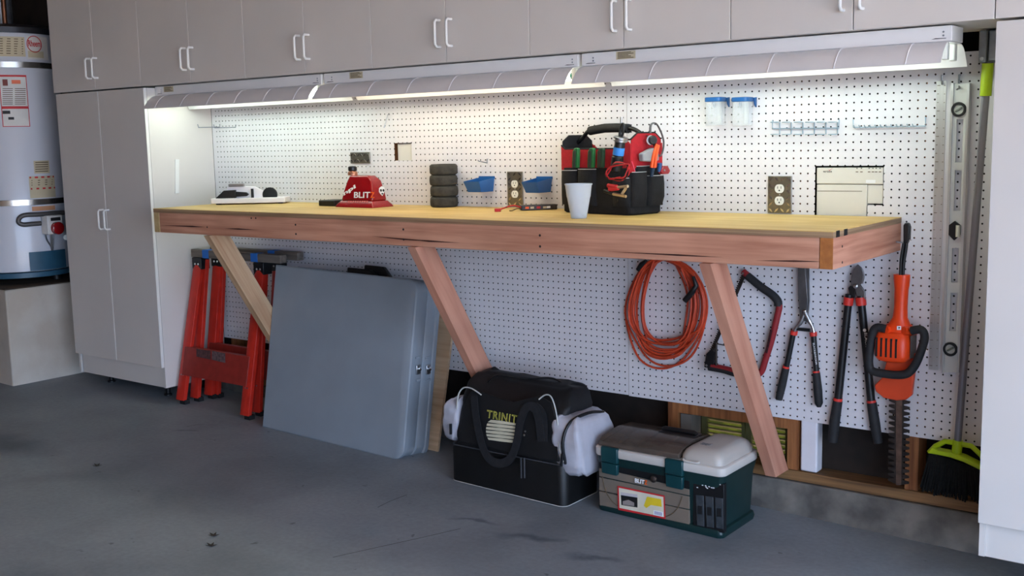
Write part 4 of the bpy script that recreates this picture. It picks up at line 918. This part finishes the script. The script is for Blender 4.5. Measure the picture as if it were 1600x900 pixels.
# folded plastic table leaning on the wall
TB = mat('blue-grey table plastic', (138, 146, 154), .5, var=.04, scale=6, bump=.12, bscale=350)
x0, x1 = -1.74, -.868; zf = fl((x0 + x1) / 2); d = V((0, .128, .735)).normalized(); nb = V((0, d.z, -d.y))
r = root('folding_table', 'grey folding table, folded in half and leaning under the bench', 'table', ((x0 + x1) / 2, -.32, zf))
Ht = .742; tilt = (fl(x1) - fl(x0)) / (x1 - x0)
def tp_(x, h, n): return V((x, -.372, fl(x) + .0012)) + d * h + nb * n
def half(n0, n1, nm, ins=0):
    P = [(x0, 0), (x1 - .05, 0)]
    rad = .055
    P = [(x0 + ins, ins)]
    for k in range(7): a = math.radians(-90 + 15 * k); P.append((x1 - rad + (rad - ins) * math.cos(a), rad + (rad - ins) * math.sin(a)))
    for k in range(7): a = math.radians(15 * k); P.append((x1 - rad + (rad - ins) * math.cos(a), Ht - rad + (rad - ins) * math.sin(a)))
    P.append((x0 + ins, Ht - ins))
    R = []
    sg = 1 if n1 > n0 else -1
    for n, i in ((n0, .006), (n0 + .005 * sg, 0), (n0 + .022 * sg, 0), (n0 + .026 * sg, .006), (n1 - .006 * sg, .006), (n1, .01)):
        q_ = []
        cx, ch = (x0 + x1) / 2, Ht / 2
        for x, h in P:
            q_.append(tp_(cx + (x - cx) * (1 - 2 * i / (x1 - x0)), ch + (h - ch) * (1 - 2 * i / Ht), n))
        R.append(q_)
    return obj(nm, B().loft(R), TB, r, smooth=35)
h1 = half(0, .078, 'table_half'); h2 = half(.158, .08, 'table_half')
for hh, n in ((h1, .05), (h2, .112)):
    a = tp_(x1 - .004, .375, n)
    obj('latch', B().box(a + V((0, -.012, -.02)), a + V((.006, .012, .02))), STEEL, hh, bevel=.002)
    obj('latch_knob', B().lathe([(.009, 0), (.009, .008), (.005, .011)], a + V((.006, 0, .004)), (1, 0, 0), 12), CHROME, hh)
    for dz in (-.05, .045): obj('hinge_tab', B().box(a + V((0, -.013, dz)), a + V((.005, .013, dz + .01))), TB, hh, bevel=.002)
xh = -1.22
obj('carry_handle', B().prism([tp_(xh - .09, Ht - .004, .03), tp_(xh - .09, Ht + .022, .03), tp_(xh + .04, Ht + .022, .03), tp_(xh + .085, Ht - .004, .03)], nb * .028), BLACK, r, bevel=.005)
obj('carry_handle', B().prism([tp_(xh - .02, Ht - .004, .062), tp_(xh - .02, Ht + .04, .062), tp_(xh + .09, Ht + .04, .062), tp_(xh + .14, Ht - .004, .062)], nb * .024), BLACK, r, bevel=.005)
# plywood sheet behind the table
P0 = [(-1.6, -.205), (-.822, -.205)]; dd = V((0, .155, .6)).normalized()
o = obj('plywood_sheet', B().prism([V((-1.6, -.188, fl(-1.6) + .004)), V((-.842, -.188, fl(-.842) + .001)), V((-.852, -.188, fl(-.83)) ) + dd * .6, V((-1.6, -.188, fl(-1.6))) + dd * .6], V((0, dd.z, -dd.y)) * .012), wood('pale plywood sheet', (214, 184, 150), (190, 156, 122)), smooth=0)
tag(o, 'pale plywood sheet leaning behind the folded grey table', 'plywood sheet')

# ------------------------------------------------------------ duffel bag
BAG = mat('black duffel nylon', (18, 18, 20), .6, var=.3, scale=9, bump=.35, bscale=14)
BAGB = mat('black duffel base', (14, 14, 15), .5, var=.3, scale=14)
SIL = mat('silver nylon', (176, 174, 182), .5, var=.1, scale=12, bump=.5, bscale=18)
PIPE = mat('pale piping', (196, 196, 190), .5); STRD = mat('dark grey piping', (64, 64, 68), .6); YEL = mat('yellow embroidery', (196, 188, 84), .7); CREAM = mat('cream embroidery', (204, 196, 170), .7)
bx0, bx1, by0, by1 = -.555, -.022, -.438, -.205; zf = fl(-.29)
r = root('duffel_bag', 'black duffel bag with silver end pockets on the floor under the bench', 'duffel bag', ((bx0 + bx1) / 2, (by0 + by1) / 2, zf))
cx, cy = (bx0 + bx1) / 2, (by0 + by1) / 2; WX, WY = bx1 - bx0, by1 - by0
def rr_(z, kx, ky, ox=0, oy=0, rad=.03, w=0): return [(cx + ox + x * kx, cy + oy + y * ky, z + (0 if not w else w * math.sin(x * 17 + 1) * math.cos(y * 23)) + (-.0212 * x if z < zf + .02 else 0)) for x, y in rrect(WX, WY, rad, 5)]
obj('base_compartment', B().loft([rr_(zf + .001, .97, .95), rr_(zf + .006, 1, 1), rr_(zf + .14, 1, 1.0), rr_(zf + .15, .985, .98)]), BAGB, r, smooth=45)
obj('base_piping', B().tube([V(p) for p in rr_(zf + .152, .995, 1.0)], .0024, 6, closed=True), STRD, r, smooth=60)
obj('bottom_piping', B().tube([V(p) for p in rr_(zf + .0045, 1.003, 1.006)], .0014, 6, closed=True), PIPE, r, smooth=60)
top = zf + .415
mn = []
for t, kx, ky, ox, oy, wv in ((0, .97, .97, 0, 0, 0), (.25, .96, .98, -.002, .004, .002), (.5, .93, .92, -.006, .014, .004), (.72, .93, .84, -.006, .026, .008), (.88, .9, .68, -.006, .046, .012), (.97, .84, .48, -.006, .058, .014), (1.0, .72, .26, -.006, .062, .012)):
    z = lerp(zf + .15, top, t); ring = []
    for x, y in rrect(WX, WY, .05, 6):
        ring.append((cx + ox + x * kx, cy + oy + y * ky, z + wv * math.sin(x * 15 + .6) + wv * .7 * math.cos(y * 31 + x * 9)))
    mn.append(ring)
def wrinkle(rings_, amp, fq, k=4):
    out = []
    for i in range(len(rings_) - 1):
        for j in range(k):
            t = j / k; out.append([lerp(V(a_), V(b_), t) for a_, b_ in zip(rings_[i], rings_[i + 1])])
    out.append([V(a_) for a_ in rings_[-1]])
    c_ = sum((sum(q_, V()) / len(q_) for q_ in out), V()) / len(out); res = []
    for q_ in out:
        n_ = len(q_); rr3 = []
        for i in range(n_):
            for h in range(3):
                p = lerp(q_[i], q_[(i + 1) % n_], h / 3); d_ = (p - c_).normalized()
                rr3.append(p + d_ * amp * (abs(noise.noise(p * fq)) * 1.6 - .5 + .5 * noise.noise(p * fq * 2.3)))
        res.append(rr3)
    return res
obj('main_compartment', B().loft(wrinkle(mn, .014, 11)), BAG, r, smooth=75)
obj('zipper', B().tube(spline([(cx - .15, cy - .02, top - .028), (cx - .1, cy - .01, top + .006), (cx, cy + .03, top - .004), (cx + .1, cy + .06, top + .002), (cx + .19, cy + .055, top - .03)], 5), .004, 6), BLACK, r, smooth=60)
# end pockets
def pillow(c, sx, sy, sz, mt, nm, lean=0):
    R = []
    for k in range(11):
        a = -math.pi / 2 + math.pi * k / 10; kk = max(.05, math.cos(a)) ** .28; z = sz * math.sin(a)
        R.append([V(c) + V((x * kk + lean * z / sz, y * kk, z + .006 * math.sin(8 * x / sx + 5 * y / sy))) for x, y in rrect(sx * 2, sy * 2, min(sx, sy) * .45, 5)])
    return obj(nm, B().loft(wrinkle(R, .008, 14, 3)), mt, r, smooth=75)
pr = pillow((bx1 + .002, cy + .012, zf + .215), .066, .13, .108, SIL, 'end_pocket', -.012)
plft = pillow((bx0 - .004, cy - .005, zf + .24), .038, .112, .082, SIL, 'end_pocket', .01)
obj('pocket_zip', B().tube(spline([(bx1 + .004, cy - .112, zf + .16), (bx1 + .0, cy - .122, zf + .24), (bx1 + .01, cy - .09, zf + .305), (bx1 + .03, cy, zf + .325), (bx1 + .035, cy + .09, zf + .31)], 5), .006, 8), BLACK, pr, smooth=60)
obj('zip_pull', B().tube([(bx1 + .002, cy - .128, zf + .2), (bx1 - .002, cy - .131, zf + .155)], .0055, 6), BLACK, pr, smooth=60)
obj('zip_pull', B().tube([(bx0 + .018, cy - .128, zf + .235), (bx0 + .019, cy - .13, zf + .195)], .0055, 6), BLACK, plft, smooth=60)
# front panel with print
pf0 = V((0, by0 - .008, zf + .15)); nf = V((0, -.985, .17)).normalized()
def bf(px, py, e=0): return pP(px, py, pf0 + nf * e, nf)
FPt = [(716, 690), (722, 640), (735, 612), (752, 612), (800, 628), (842, 618), (862, 630), (870, 660), (873, 722)]
obj('front_panel', B().prism([bf(*q_) for q_ in FPt], -nf * .01), BAG, r, bevel=.003)
obj('panel_piping', B().tube(spline([bf(*q_, .002) for q_ in ((714, 640), (716, 618), (724, 606), (737, 607), (752, 617))], 4), .0028, 6), PIPE, r, smooth=60)
obj('panel_piping', B().tube(spline([bf(*q_, .002) for q_ in ((842, 624), (852, 617), (861, 620), (868, 640), (872, 668), (874, 700), (880, 722))], 4), .0028, 6), PIPE, r, smooth=60)
a, c, u = bf(760, 652, .001), bf(811, 662, .001), bf(757, 637, .001)
text('TRINITY', 'lettering', YEL, r, a, c - a, u - a, .04, (c - a).length * 1.12, bold=.0009, sp=1.15)
a, c = bf(760, 652, .0022), bf(811, 662, .0022); text('TRINITY', 'lettering_inner', INKK, r, a, c - a, u - a, .04, (c - a).length * 1.12, bold=-.0011, sp=1.15)
for k in range(6):
    t0, t1 = k / 6, (k + .66) / 6
    def edge(t): # emblem outline, left and right, t from top to bottom
        wl = 14 * (1 - math.sqrt(max(0, 1 - (2 * t - 1) ** 2))); return 759.5 + wl * .55, 812 - wl * .4
    y0_, y1_ = lerp(656, 689, t0), lerp(656, 689, t1); l0, r0 = edge(t0); l1, r1 = edge(t1)
    sl = 5.5
    quad('emblem_stripe', [bf(*q_, .001) for q_ in ((l0, y0_), (lerp(l0, r0, .4), y0_ + sl * .4 - .8), (r0, y0_ + sl), (r1, y1_ + sl), (lerp(l1, r1, .4), y1_ + sl * .4 + .4), (l1, y1_))], CREAM, r, n=nf, t=.0008)
# carry straps
STR = mat('black webbing', (26, 26, 29), .75, var=.2, scale=60)
def strap(px_pts, e, w_=.016):
    P = spline([bf(*q_, e) for q_ in px_pts], 6); R = []
    for i, p in enumerate(P):
        a = P[max(0, i - 1)]; b_ = P[min(len(P) - 1, i + 1)]; t = (b_ - a).normalized(); s_ = t.cross(nf).normalized()
        R.append([p - s_ * w_, p + s_ * w_, p + s_ * w_ + nf * .003, p - s_ * w_ + nf * .003])
    obj('carry_strap', B().loft(R), STR, r, smooth=50)
strap([(741, 618), (744, 650), (752, 690), (764, 716), (782, 724), (798, 716), (808, 690), (813, 660), (822, 638), (834, 636), (842, 655), (846, 690)], .012)
strap([(828, 640), (838, 634), (850, 650), (851, 690)], .008, .012)
for px in (814, 819): obj('zip_pull', B().tube([bf(px, 715, .018), bf(px + .5, 747, .014)], .004, 6), mat('pull metal', (90, 90, 94), .35, .7), r, smooth=60)
for q_ in ((820.5, 674), (819, 680)): obj('strap_rivet', B().lathe([(.004, 0), (.003, .002)], bf(*q_, .0155), nf, 10), STEEL, r)

# ------------------------------------------------------------ tackle box
GRNB = mat('dark green plastic', (14, 42, 42), .38, var=.08); GRNL = mat('teal green latch', (16, 58, 62), .3, var=.06)
CRM = mat('putty plastic', (206, 198, 190), .42, var=.02); CRM2 = mat('grey putty lid', (182, 174, 166), .42, var=.02); TAUPE = mat('taupe drawer', (118, 106, 94), .5, var=.05)
SMOKE = mat('smoked lid plastic', (116, 102, 92), .15, trans=.5, var=.1, ior=1.2)
tx0, tx1, ty0, ty1 = .075, .56, -.372, -.115; zf = fl(.32)
r = root('tackle_box', 'green and putty tackle box with smoked lid on the floor', 'tackle box', ((tx0 + tx1) / 2, (ty0 + ty1) / 2, zf))
cx, cy = (tx0 + tx1) / 2, (ty0 + ty1) / 2; WX, WY = tx1 - tx0, ty1 - ty0
def tr(z, k, rad=.02): return [(cx + x, cy + y, zf + z - (.0212 * x if z < .02 else 0)) for x, y in rrect(WX + k, WY + k, rad)]
obj('base_flange', B().loft([tr(.001, 0), tr(.014, .006), tr(.022, .0), tr(.026, -.012)]), GRNB, r, smooth=35)
obj('body', B().loft([tr(.026, -.016), tr(.165, -.004), tr(.188, .006), tr(.208, .012)]), GRNB, r, smooth=35)
obj('rim_band', B().loft([tr(.2085, .014, .024), tr(.212, .02, .026), tr(.236, .02, .026), tr(.24, .012, .024)]), CRM, r, smooth=45)
fy = ty0 + .0055
def tf(px, py, e=0): return pY(fy - e, px, py)
# drawers
for q_ in ([(936, 731), (1077, 765), (1077, 774.5), (936, 744)], [(936, 745.5), (1077, 776), (1077, 796), (936, 766)], [(936, 767.5), (1077, 797.5), (1077, 821), (937, 790)]):
    obj('drawer', B().prism([tf(*p_, .004) for p_ in q_], (0, .02, 0)), TAUPE, r, bevel=.0012)
obj('drawer_front_recess', B().prism([tf(*p_, .006) for p_ in ((936, 722), (1077, 752), (1077, 764), (936, 731))], (0, .02, 0)), BLACK, r)
obj('bail_wire', B().tube(spline([tf(*p_, .0055) for p_ in ((941, 744), (947, 768), (963, 789), (1000, 803), (1040, 807), (1058, 795), (1066, 776))], 5), .0014, 5), INKB, r, smooth=60)
# clear side organiser
obj('organiser', B().prism([tf(*p_, .004) for p_ in ((1083, 750), (1131, 757), (1131, 833), (1083, 826))], (0, .02, 0)), BLACK, r, bevel=.001)
for k in range(3):
    xk = 1087 + 15 * k
    obj('organiser_slot', B().prism([tf(*p_, .0075) for p_ in ((xk, 773 + 2 * k), (xk + 12, 775 + 2 * k), (xk + 13, 823 + 2 * k), (xk + 2, 821 + 2 * k))], (0, .004, 0)), mat('clear grey tray', (58, 62, 66), .2, var=.15, scale=40), r, bevel=.001)
    quad('slot_content', [tf(*p_, .0078) for p_ in ((xk + 3, 790 + 2 * k), (xk + 10, 791 + 2 * k), (xk + 10, 804 + 2 * k), (xk + 3, 803 + 2 * k))], INKK, r, t=.0006)
random.seed(3)
for k in range(22):
    p_ = tf(random.uniform(1088, 1124), random.uniform(752, 764), .0044); quad('worn_print', [p_, p_ + V((.006, 0, 0)), p_ + V((.005, 0, .003)), p_ + V((0, 0, .0025))], WPRINT, r, t=.0005)
# latches
for (l, t_, rr2, bt) in ((938, 697, 964, 744), (1038, 716, 1066, 766)):
    sl = (rr2 - l) * .2
    la = obj('latch', B().prism([pY(ty0 - .018, *p_) for p_ in ((l, t_), (rr2, t_ + sl), (rr2, t_ + sl + 24), (l, t_ + 24))], (0, .017, 0)), GRNL, r, bevel=.004)
    obj('latch_lower', B().prism([pY(ty0 - .016, *p_) for p_ in ((l + 1, t_ + 24.5), (rr2, t_ + sl + 25), (rr2 - .5, bt), (l + 2, bt - sl))], (0, .016, 0)), GRNL, la, bevel=.003)
p_ = tf(1022, 748, .012); obj('hasp', B().lathe([(.012, 0), (.012, .008), (.006, .012)], p_, (0, -1, 0), 14), DARKST, r)
# stickers
st = quad('product_sticker', [tf(*p_, .0085) for p_ in ((965, 759), (1038.5, 774.5), (1040, 811), (966, 796.5))], INKR, r, t=.0006)
quad('sticker_field', [tf(*p_, .0092) for p_ in ((967, 762), (1036.5, 776.5), (1037.5, 808), (968, 793.5))], mat('cream sticker', (214, 206, 186), .6), st, t=.0004)
quad('sticker_picture', [tf(*p_, .0097) for p_ in ((970, 772), (996, 776), (996, 793), (971, 789))], INKK, st, t=.0003)
quad('sticker_picture_lid', [tf(*p_, .0099) for p_ in ((970, 769), (996, 772.5), (996, 777.5), (970, 773.5))], mat('grey lid print', (188, 180, 182), .6), st, t=.0003)
quad('sticker_picture_front', [tf(*p_, .0101) for p_ in ((973, 783), (982, 781), (991, 785.5), (991, 791), (973, 788.5))], mat('taupe print', (140, 130, 126), .6), st, t=.0002)
quad('sticker_yellow_blob', [tf(*p_, .0097) for p_ in ((1006, 790), (1011, 776), (1033, 780), (1034, 792), (1017, 789), (1010, 794))], mat('yellow print', (226, 196, 40), .6), st, t=.0003)
quad('sticker_barcode', [tf(*p_, .0097) for p_ in ((1021, 797), (1036, 800), (1036, 807.5), (1021, 804.5))], WPRINT, st, t=.0003)
for k in range(6): quad('barcode_bar', [tf(*p_, .0101) for p_ in ((1023 + 2 * k, 798.6 + .4 * k), (1023.9 + 2 * k, 798.8 + .4 * k), (1023.9 + 2 * k, 804 + .4 * k), (1023 + 2 * k, 803.8 + .4 * k))], mat('violet bar', (90, 90, 150), .6), st, t=.0002)
for s_, px, mt, w_ in (('BLIT', 992, WPRINT, 15), ('Z', 1007, ORANGEP, 4.5)):
    a, c = tf(px, 753.5 + (px - 992) * .2, .0085), tf(px + w_, 753.5 + (px + w_ - 992) * .2, .0085); text(s_, 'lettering', mt, r, a, (1, 0, 0), (0, 0, 1), .02, (c - a).length, bold=.0006)
# lid: smoked organiser lid on the left, putty dome on the right
xm = .40
obj('tray_floor', B().box((tx0 + .012, ty0 + .014, zf + .2405), (xm - .004, ty1 - .012, zf + .2445)), TAUPE, r)
for x in (.15, .23, .31): obj('tray_divider', B().box((x, ty0 + .02, zf + .2446), (x + .003, ty1 - .02, zf + .262)), TAUPE, r)
obj('tray_divider', B().box((tx0 + .02, cy - .04, zf + .2446), (xm - .01, cy - .037, zf + .262)), TAUPE, r)
P = [(ty0 + .004, .2402), (ty0 + .006, .256), (ty0 + .03, .27), (cy, .282), (ty1 - .03, .276), (ty1 - .004, .262), (ty1 - .002, .2402)]
obj('smoked_lid', B().prism([(tx0 + .002, y, zf + z) for y, z in P], (xm - tx0 - .004, 0, 0)), SMOKE, r, bevel=.003)
obj('handle_well', B().box((.24, cy + .012, zf + .27), (.385, cy + .07, zf + .2845)), BLACK, r, bevel=.004)
obj('carry_handle', B().tube([(.245, cy + .04, zf + .285), (.255, cy + .04, zf + .291), (.37, cy + .04, zf + .291), (.38, cy + .04, zf + .285)], .008, 8), BLACK, r, smooth=60)
rl = []
for z, k in ((.2402, 0), (.258, -.002), (.274, -.02), (.284, -.05), (.287, -.085)):
    rl.append([((xm + tx1) / 2 + x, cy + y, zf + z) for x, y in rrect(tx1 - xm - .004 + k * .9, WY + .002 + k, .03)])
obj('putty_lid', B().loft(rl), CRM2, r, smooth=50)
obj('thumb_tab', B().tube(spline([(xm + .02, ty0 - .004, zf + .247), (xm + .03, ty0 - .009, zf + .244), (xm + .07, ty0 - .009, zf + .244), (xm + .08, ty0 - .004, zf + .247)], 4), .004, 8), CRM, r, smooth=60)
p_ = V((xm + .062, cy - .055, zf + .2855)); quad('lid_decal', [p_ + V(q_) for q_ in ((-.014, -.012, 0), (.016, -.012, 0), (.022, .012, 0), (.006, .006, 0), (-.016, .012, 0))], mat('grey decal', (150, 150, 152), .5, c2=(60, 60, 64), scale=180), r, n=(0, 0, 1), t=.0025)

# ------------------------------------------------------------ water heater on its plinth
PLAS = mat('scuffed white plinth', (206, 200, 190), .85, c2=(184, 172, 158), scale=3.2, bump=.2, bscale=40, detail=6)
b = B().box((-5.0, -.63, -1.6), (-3.43, -.006, -.895)); struct('plinth', b, PLAS, bevel=.008)
obj_ = tag(obj('plinth_cap', B().box((-5.0, -.632, -.8945), (-3.425, -.006, -.89)), mat('dark stained plinth top', (92, 76, 60), .9, c2=(60, 50, 42), scale=6), smooth=0), kind='structure')
hx_, hy_, zb0 = -3.755, -.345, -.89; HR_ = .262
r = root('water_heater', 'tall white water heater strapped on a plinth at the left', 'water heater', (hx_, hy_, zb0))
TANK = mat('grey white enamel tank', (204, 206, 214), .3, var=.03, scale=3, coat=.2)
TEAL = mat('blue base enamel', (44, 84, 106), .4, var=.1); STRAP = mat('zinc strap', (176, 172, 166), .25, .95, var=.06)
obj('base_ring', B().lathe([(HR_ - .02, 0), (HR_ + .004, .004), (HR_ + .004, .03), (HR_ - .01, .033)], (hx_, hy_, zb0 + .032), n=48), TEAL, r)
for a in (40, 150, 270): obj('foot', B().lathe([(.03, 0), (.024, .032)], (hx_ + .18 * math.cos(math.radians(a)), hy_ + .18 * math.sin(math.radians(a)), zb0 + .0005), n=12), BLACK, r)
obj('tank', B().lathe([(HR_ - .012, 0), (HR_, .004), (HR_, 1.262), (HR_ - .004, 1.268)], (hx_, hy_, zb0 + .066), n=64), TANK, r)
obj('top_cap', B().lathe([(HR_ + .002, 0), (HR_ + .002, .03), (HR_ - .03, .048), (.02, .052)], (hx_, hy_, zb0 + 1.334), n=48), mat('dark top pan', (52, 52, 56), .4, .5), r)
obj('flue', B().lathe([(.05, 0), (.05, .5)], (hx_, hy_, zb0 + 1.39), n=20), GALV, r)
for dx in (-.13, .13): obj('water_pipe', B().tube([(hx_ + dx, hy_ - .06, zb0 + 1.38), (hx_ + dx, hy_ - .06, zb0 + 1.75)], .013, 10), mat('copper pipe', (120, 78, 56), .4, .8), r, smooth=60)
view = V((CAM.x - hx_, CAM.y - hy_, 0)).normalized(); side = V((-view.y, view.x, 0))
def hp(px, py, off=.0): # point on the tank surface seen at a pixel
    d = pray(px, py); o = CAM - V((hx_, hy_, 0)); R_ = HR_ + off
    A = d.x ** 2 + d.y ** 2; Bq = 2 * (o.x * d.x + o.y * d.y); Cq = o.x ** 2 + o.y ** 2 - R_ ** 2; D_q = Bq * Bq - 4 * A * Cq
    t = (-Bq - math.sqrt(max(D_q, 0))) / (2 * A); return CAM + d * t
def hwrap(name, pxl, pyt, pxr, pyb, mt, parent, off=.0006, n=8, ref=None):
    ym = ref or (pyt + pyb) / 2; a, c = hp(pxl, ym), hp(pxr, ym); zt_, zb_ = hp((pxl + pxr) / 2, pyt).z, hp((pxl + pxr) / 2, pyb).z
    a0 = math.atan2(a.y - hy_, a.x - hx_); a1 = math.atan2(c.y - hy_, c.x - hx_); R = []
    for k in range(n + 1):
        t = lerp(a0, a1, k / n); co, si = math.cos(t), math.sin(t)
        R.append([(hx_ + (HR_ + q_) * co, hy_ + (HR_ + q_) * si, z) for q_, z in ((off * .5, zb_), (off, zb_), (off, zt_), (off * .5, zt_))])
    return obj(name, B().loft(R), mt, parent, smooth=40)
for py in (101, 317):
    z = hp(30, py).z; obj('strap', B().lathe([(HR_ + .0008, -.016), (HR_ + .003, -.015), (HR_ + .003, .015), (HR_ + .0008, .016)], (hx_, hy_, z), n=64), STRAP, r)
LAB = mat('aged label', (198, 184, 154), .7, var=.05); LABW = mat('white label', (216, 212, 206), .6)
l = hwrap('instruction_label', -14, 57, 39, 88, LAB, r)
for k in range(7): hwrap('print_line', -10, 60 + 3.8 * k, 36, 61.2 + 3.8 * k, INKB, l, .0009, 4)
l = hwrap('brand_label', 42, 57, 74, 93, LABW, r); hwrap('brand_label_text', 44, 80, 68, 90, LAB, l, .0009, 4)
c = hp(53.5, 69, .0012); n_ = V((c.x - hx_, c.y - hy_, 0)).normalized(); t_ = V((-n_.y, n_.x, 0)); 
obj('logo_ring', B().tube([c + t_ * (.042 * math.cos(a)) + V((0, 0, .042 * math.sin(a))) for a in [2 * math.pi * k / 24 for k in range(24)]], .0022, 5, closed=True), INKR, l)
text('Rheem', 'lettering', INKR, l, c - t_ * .036 - V((0, 0, .012)) + n_ * .0015, t_, (0, 0, 1), .045, .072, bold=.0008)
l = hwrap('warning_label', 1, 117, 44, 198, INKR, r); hwrap('warning_field', 2.2, 120, 42.8, 166, LABW, l, .0009, ref=157); hwrap('warning_field', 2.2, 170, 42.8, 197, LABW, l, .0009, ref=157)
for k in range(9): hwrap('print_line', 4, 138 + 3 * k, 20, 139 + 3 * k, INKB, l, .0012, 3); hwrap('print_line', 23, 138 + 3 * k, 40, 139 + 3 * k, INKB, l, .0012, 3)
hwrap('flame_icon', 18, 125, 32, 131, mat('orange icon', (232, 120, 84), .6), l, .0012, 3); hwrap('round_icon', 4, 124, 12, 134, mat('dark red icon', (130, 60, 50), .6), l, .0012, 3)
hwrap('pictogram', 4, 173, 16, 178, INKK, l, .0012, 3); hwrap('pictogram', 13, 183, 22, 187, INKK, l, .0012, 3)
l = hwrap('notice_label', 53, 251, 77, 271, LAB, r)
for k in range(5): hwrap('print_line', 55, 253 + 3.5 * k, 75, 254.3 + 3.5 * k, INKB, l, .0009, 3)
l = hwrap('safety_label', 46, 275, 86, 309, LAB, r); hwrap('red_bar', 46, 275.5, 84, 278, INKR, l, .0009, 4); hwrap('red_bar', 48, 293, 86, 295.5, INKR, l, .0009, 4)
for k in range(3): hwrap('print_line', 49, 281 + 3.5 * k, 82, 282.2 + 3.5 * k, INKB, l, .0009, 3)
l = hwrap('lower_label', 50, 322, 86, 329, mat('orange label', (206, 150, 110), .6), r)
gv = hp(80, 347, .02); zt_ = hp(80, 337).z; zb_ = hp(80, 364).z
n_ = V((gv.x - hx_, gv.y - hy_, 0)).normalized(); t_ = V((-n_.y, n_.x, 0)); Mg = Matrix((t_, n_, (0, 0, 1))).transposed().to_4x4(); Mg.translation = V((gv.x, gv.y, (zt_ + zb_) / 2)) - n_ * .02
g = obj('gas_valve', B().box((-.05, .001, -.05), (.045, .06, .052), Mg), LABW, r, bevel=.006)
obj('valve_knob', B().lathe([(.034, 0), (.034, .022), (.026, .027)], Mg @ V((.0, .06, -.018)), n_, 20), RED, g)
quad('valve_print', [Mg @ V(q_) for q_ in ((-.03, .0602, .022), (.03, .0602, .022), (.03, .0602, .04), (-.03, .0602, .04))], INKK, g, n=n_, t=.0004)
obj('gas_pipe', B().tube(spline([hp(*q_, .03) for q_ in ((103, 332), (85, 333), (62, 335), (40, 336), (31, 340), (29, 347), (36, 351), (50, 350), (64, 349))], 5), .0125, 10), mat('grey flex pipe', (92, 88, 86), .5, .4), r, smooth=60)
obj('thermocouple', B().tube([hp(80, 366, .03), hp(81, 390, .01)], .005, 6), STEEL, r, smooth=60)
obj('burner_tube', B().tube(spline([hp(71, 362, .03), hp(73, 374, .02), hp(79, 384, .01), hp(82, 392, .006)], 4), .004, 6), STEEL, r, smooth=60)
obj('burner_tube', B().tube(spline([hp(87, 362, .03), hp(84, 372, .02), hp(83, 392, .006)], 4), .003, 6), STEEL, r, smooth=60)
hwrap('burner_cover', 46, 392, 100, 421, TEAL, r, .012)
obj('drain_valve', B().tube([hp(103, 370, 0), hp(104, 371, .05)], .016, 10), OUTW, r, smooth=60)

# ------------------------------------------------------------ bits on the floor
LEAF = mat('dry leaf', (58, 48, 40), .9, var=.3, scale=120)
for px, py, lb_ in ((334, 837, 'upper of the two dark dry leaves on the floor'), (330, 853, 'lower of the two dark dry leaves on the floor'), (152, 728, 'small dark leaf scrap on the floor at left')):
    c = pF(px, py); R = []
    pts = [c + V((math.cos(a) * rd, math.sin(a) * rd * .8, .0015 + .004 * (k % 2) - .0212 * math.cos(a) * rd)) for k, (a, rd) in enumerate([(2 * math.pi * i / 10, .022 if i % 2 else .009) for i in range(10)])]
    o = obj('dry_leaf', B().prism(pts, (0, 0, .001)), LEAF, smooth=0); tag(o, lb_, 'leaf', 'dry leaves on the floor')
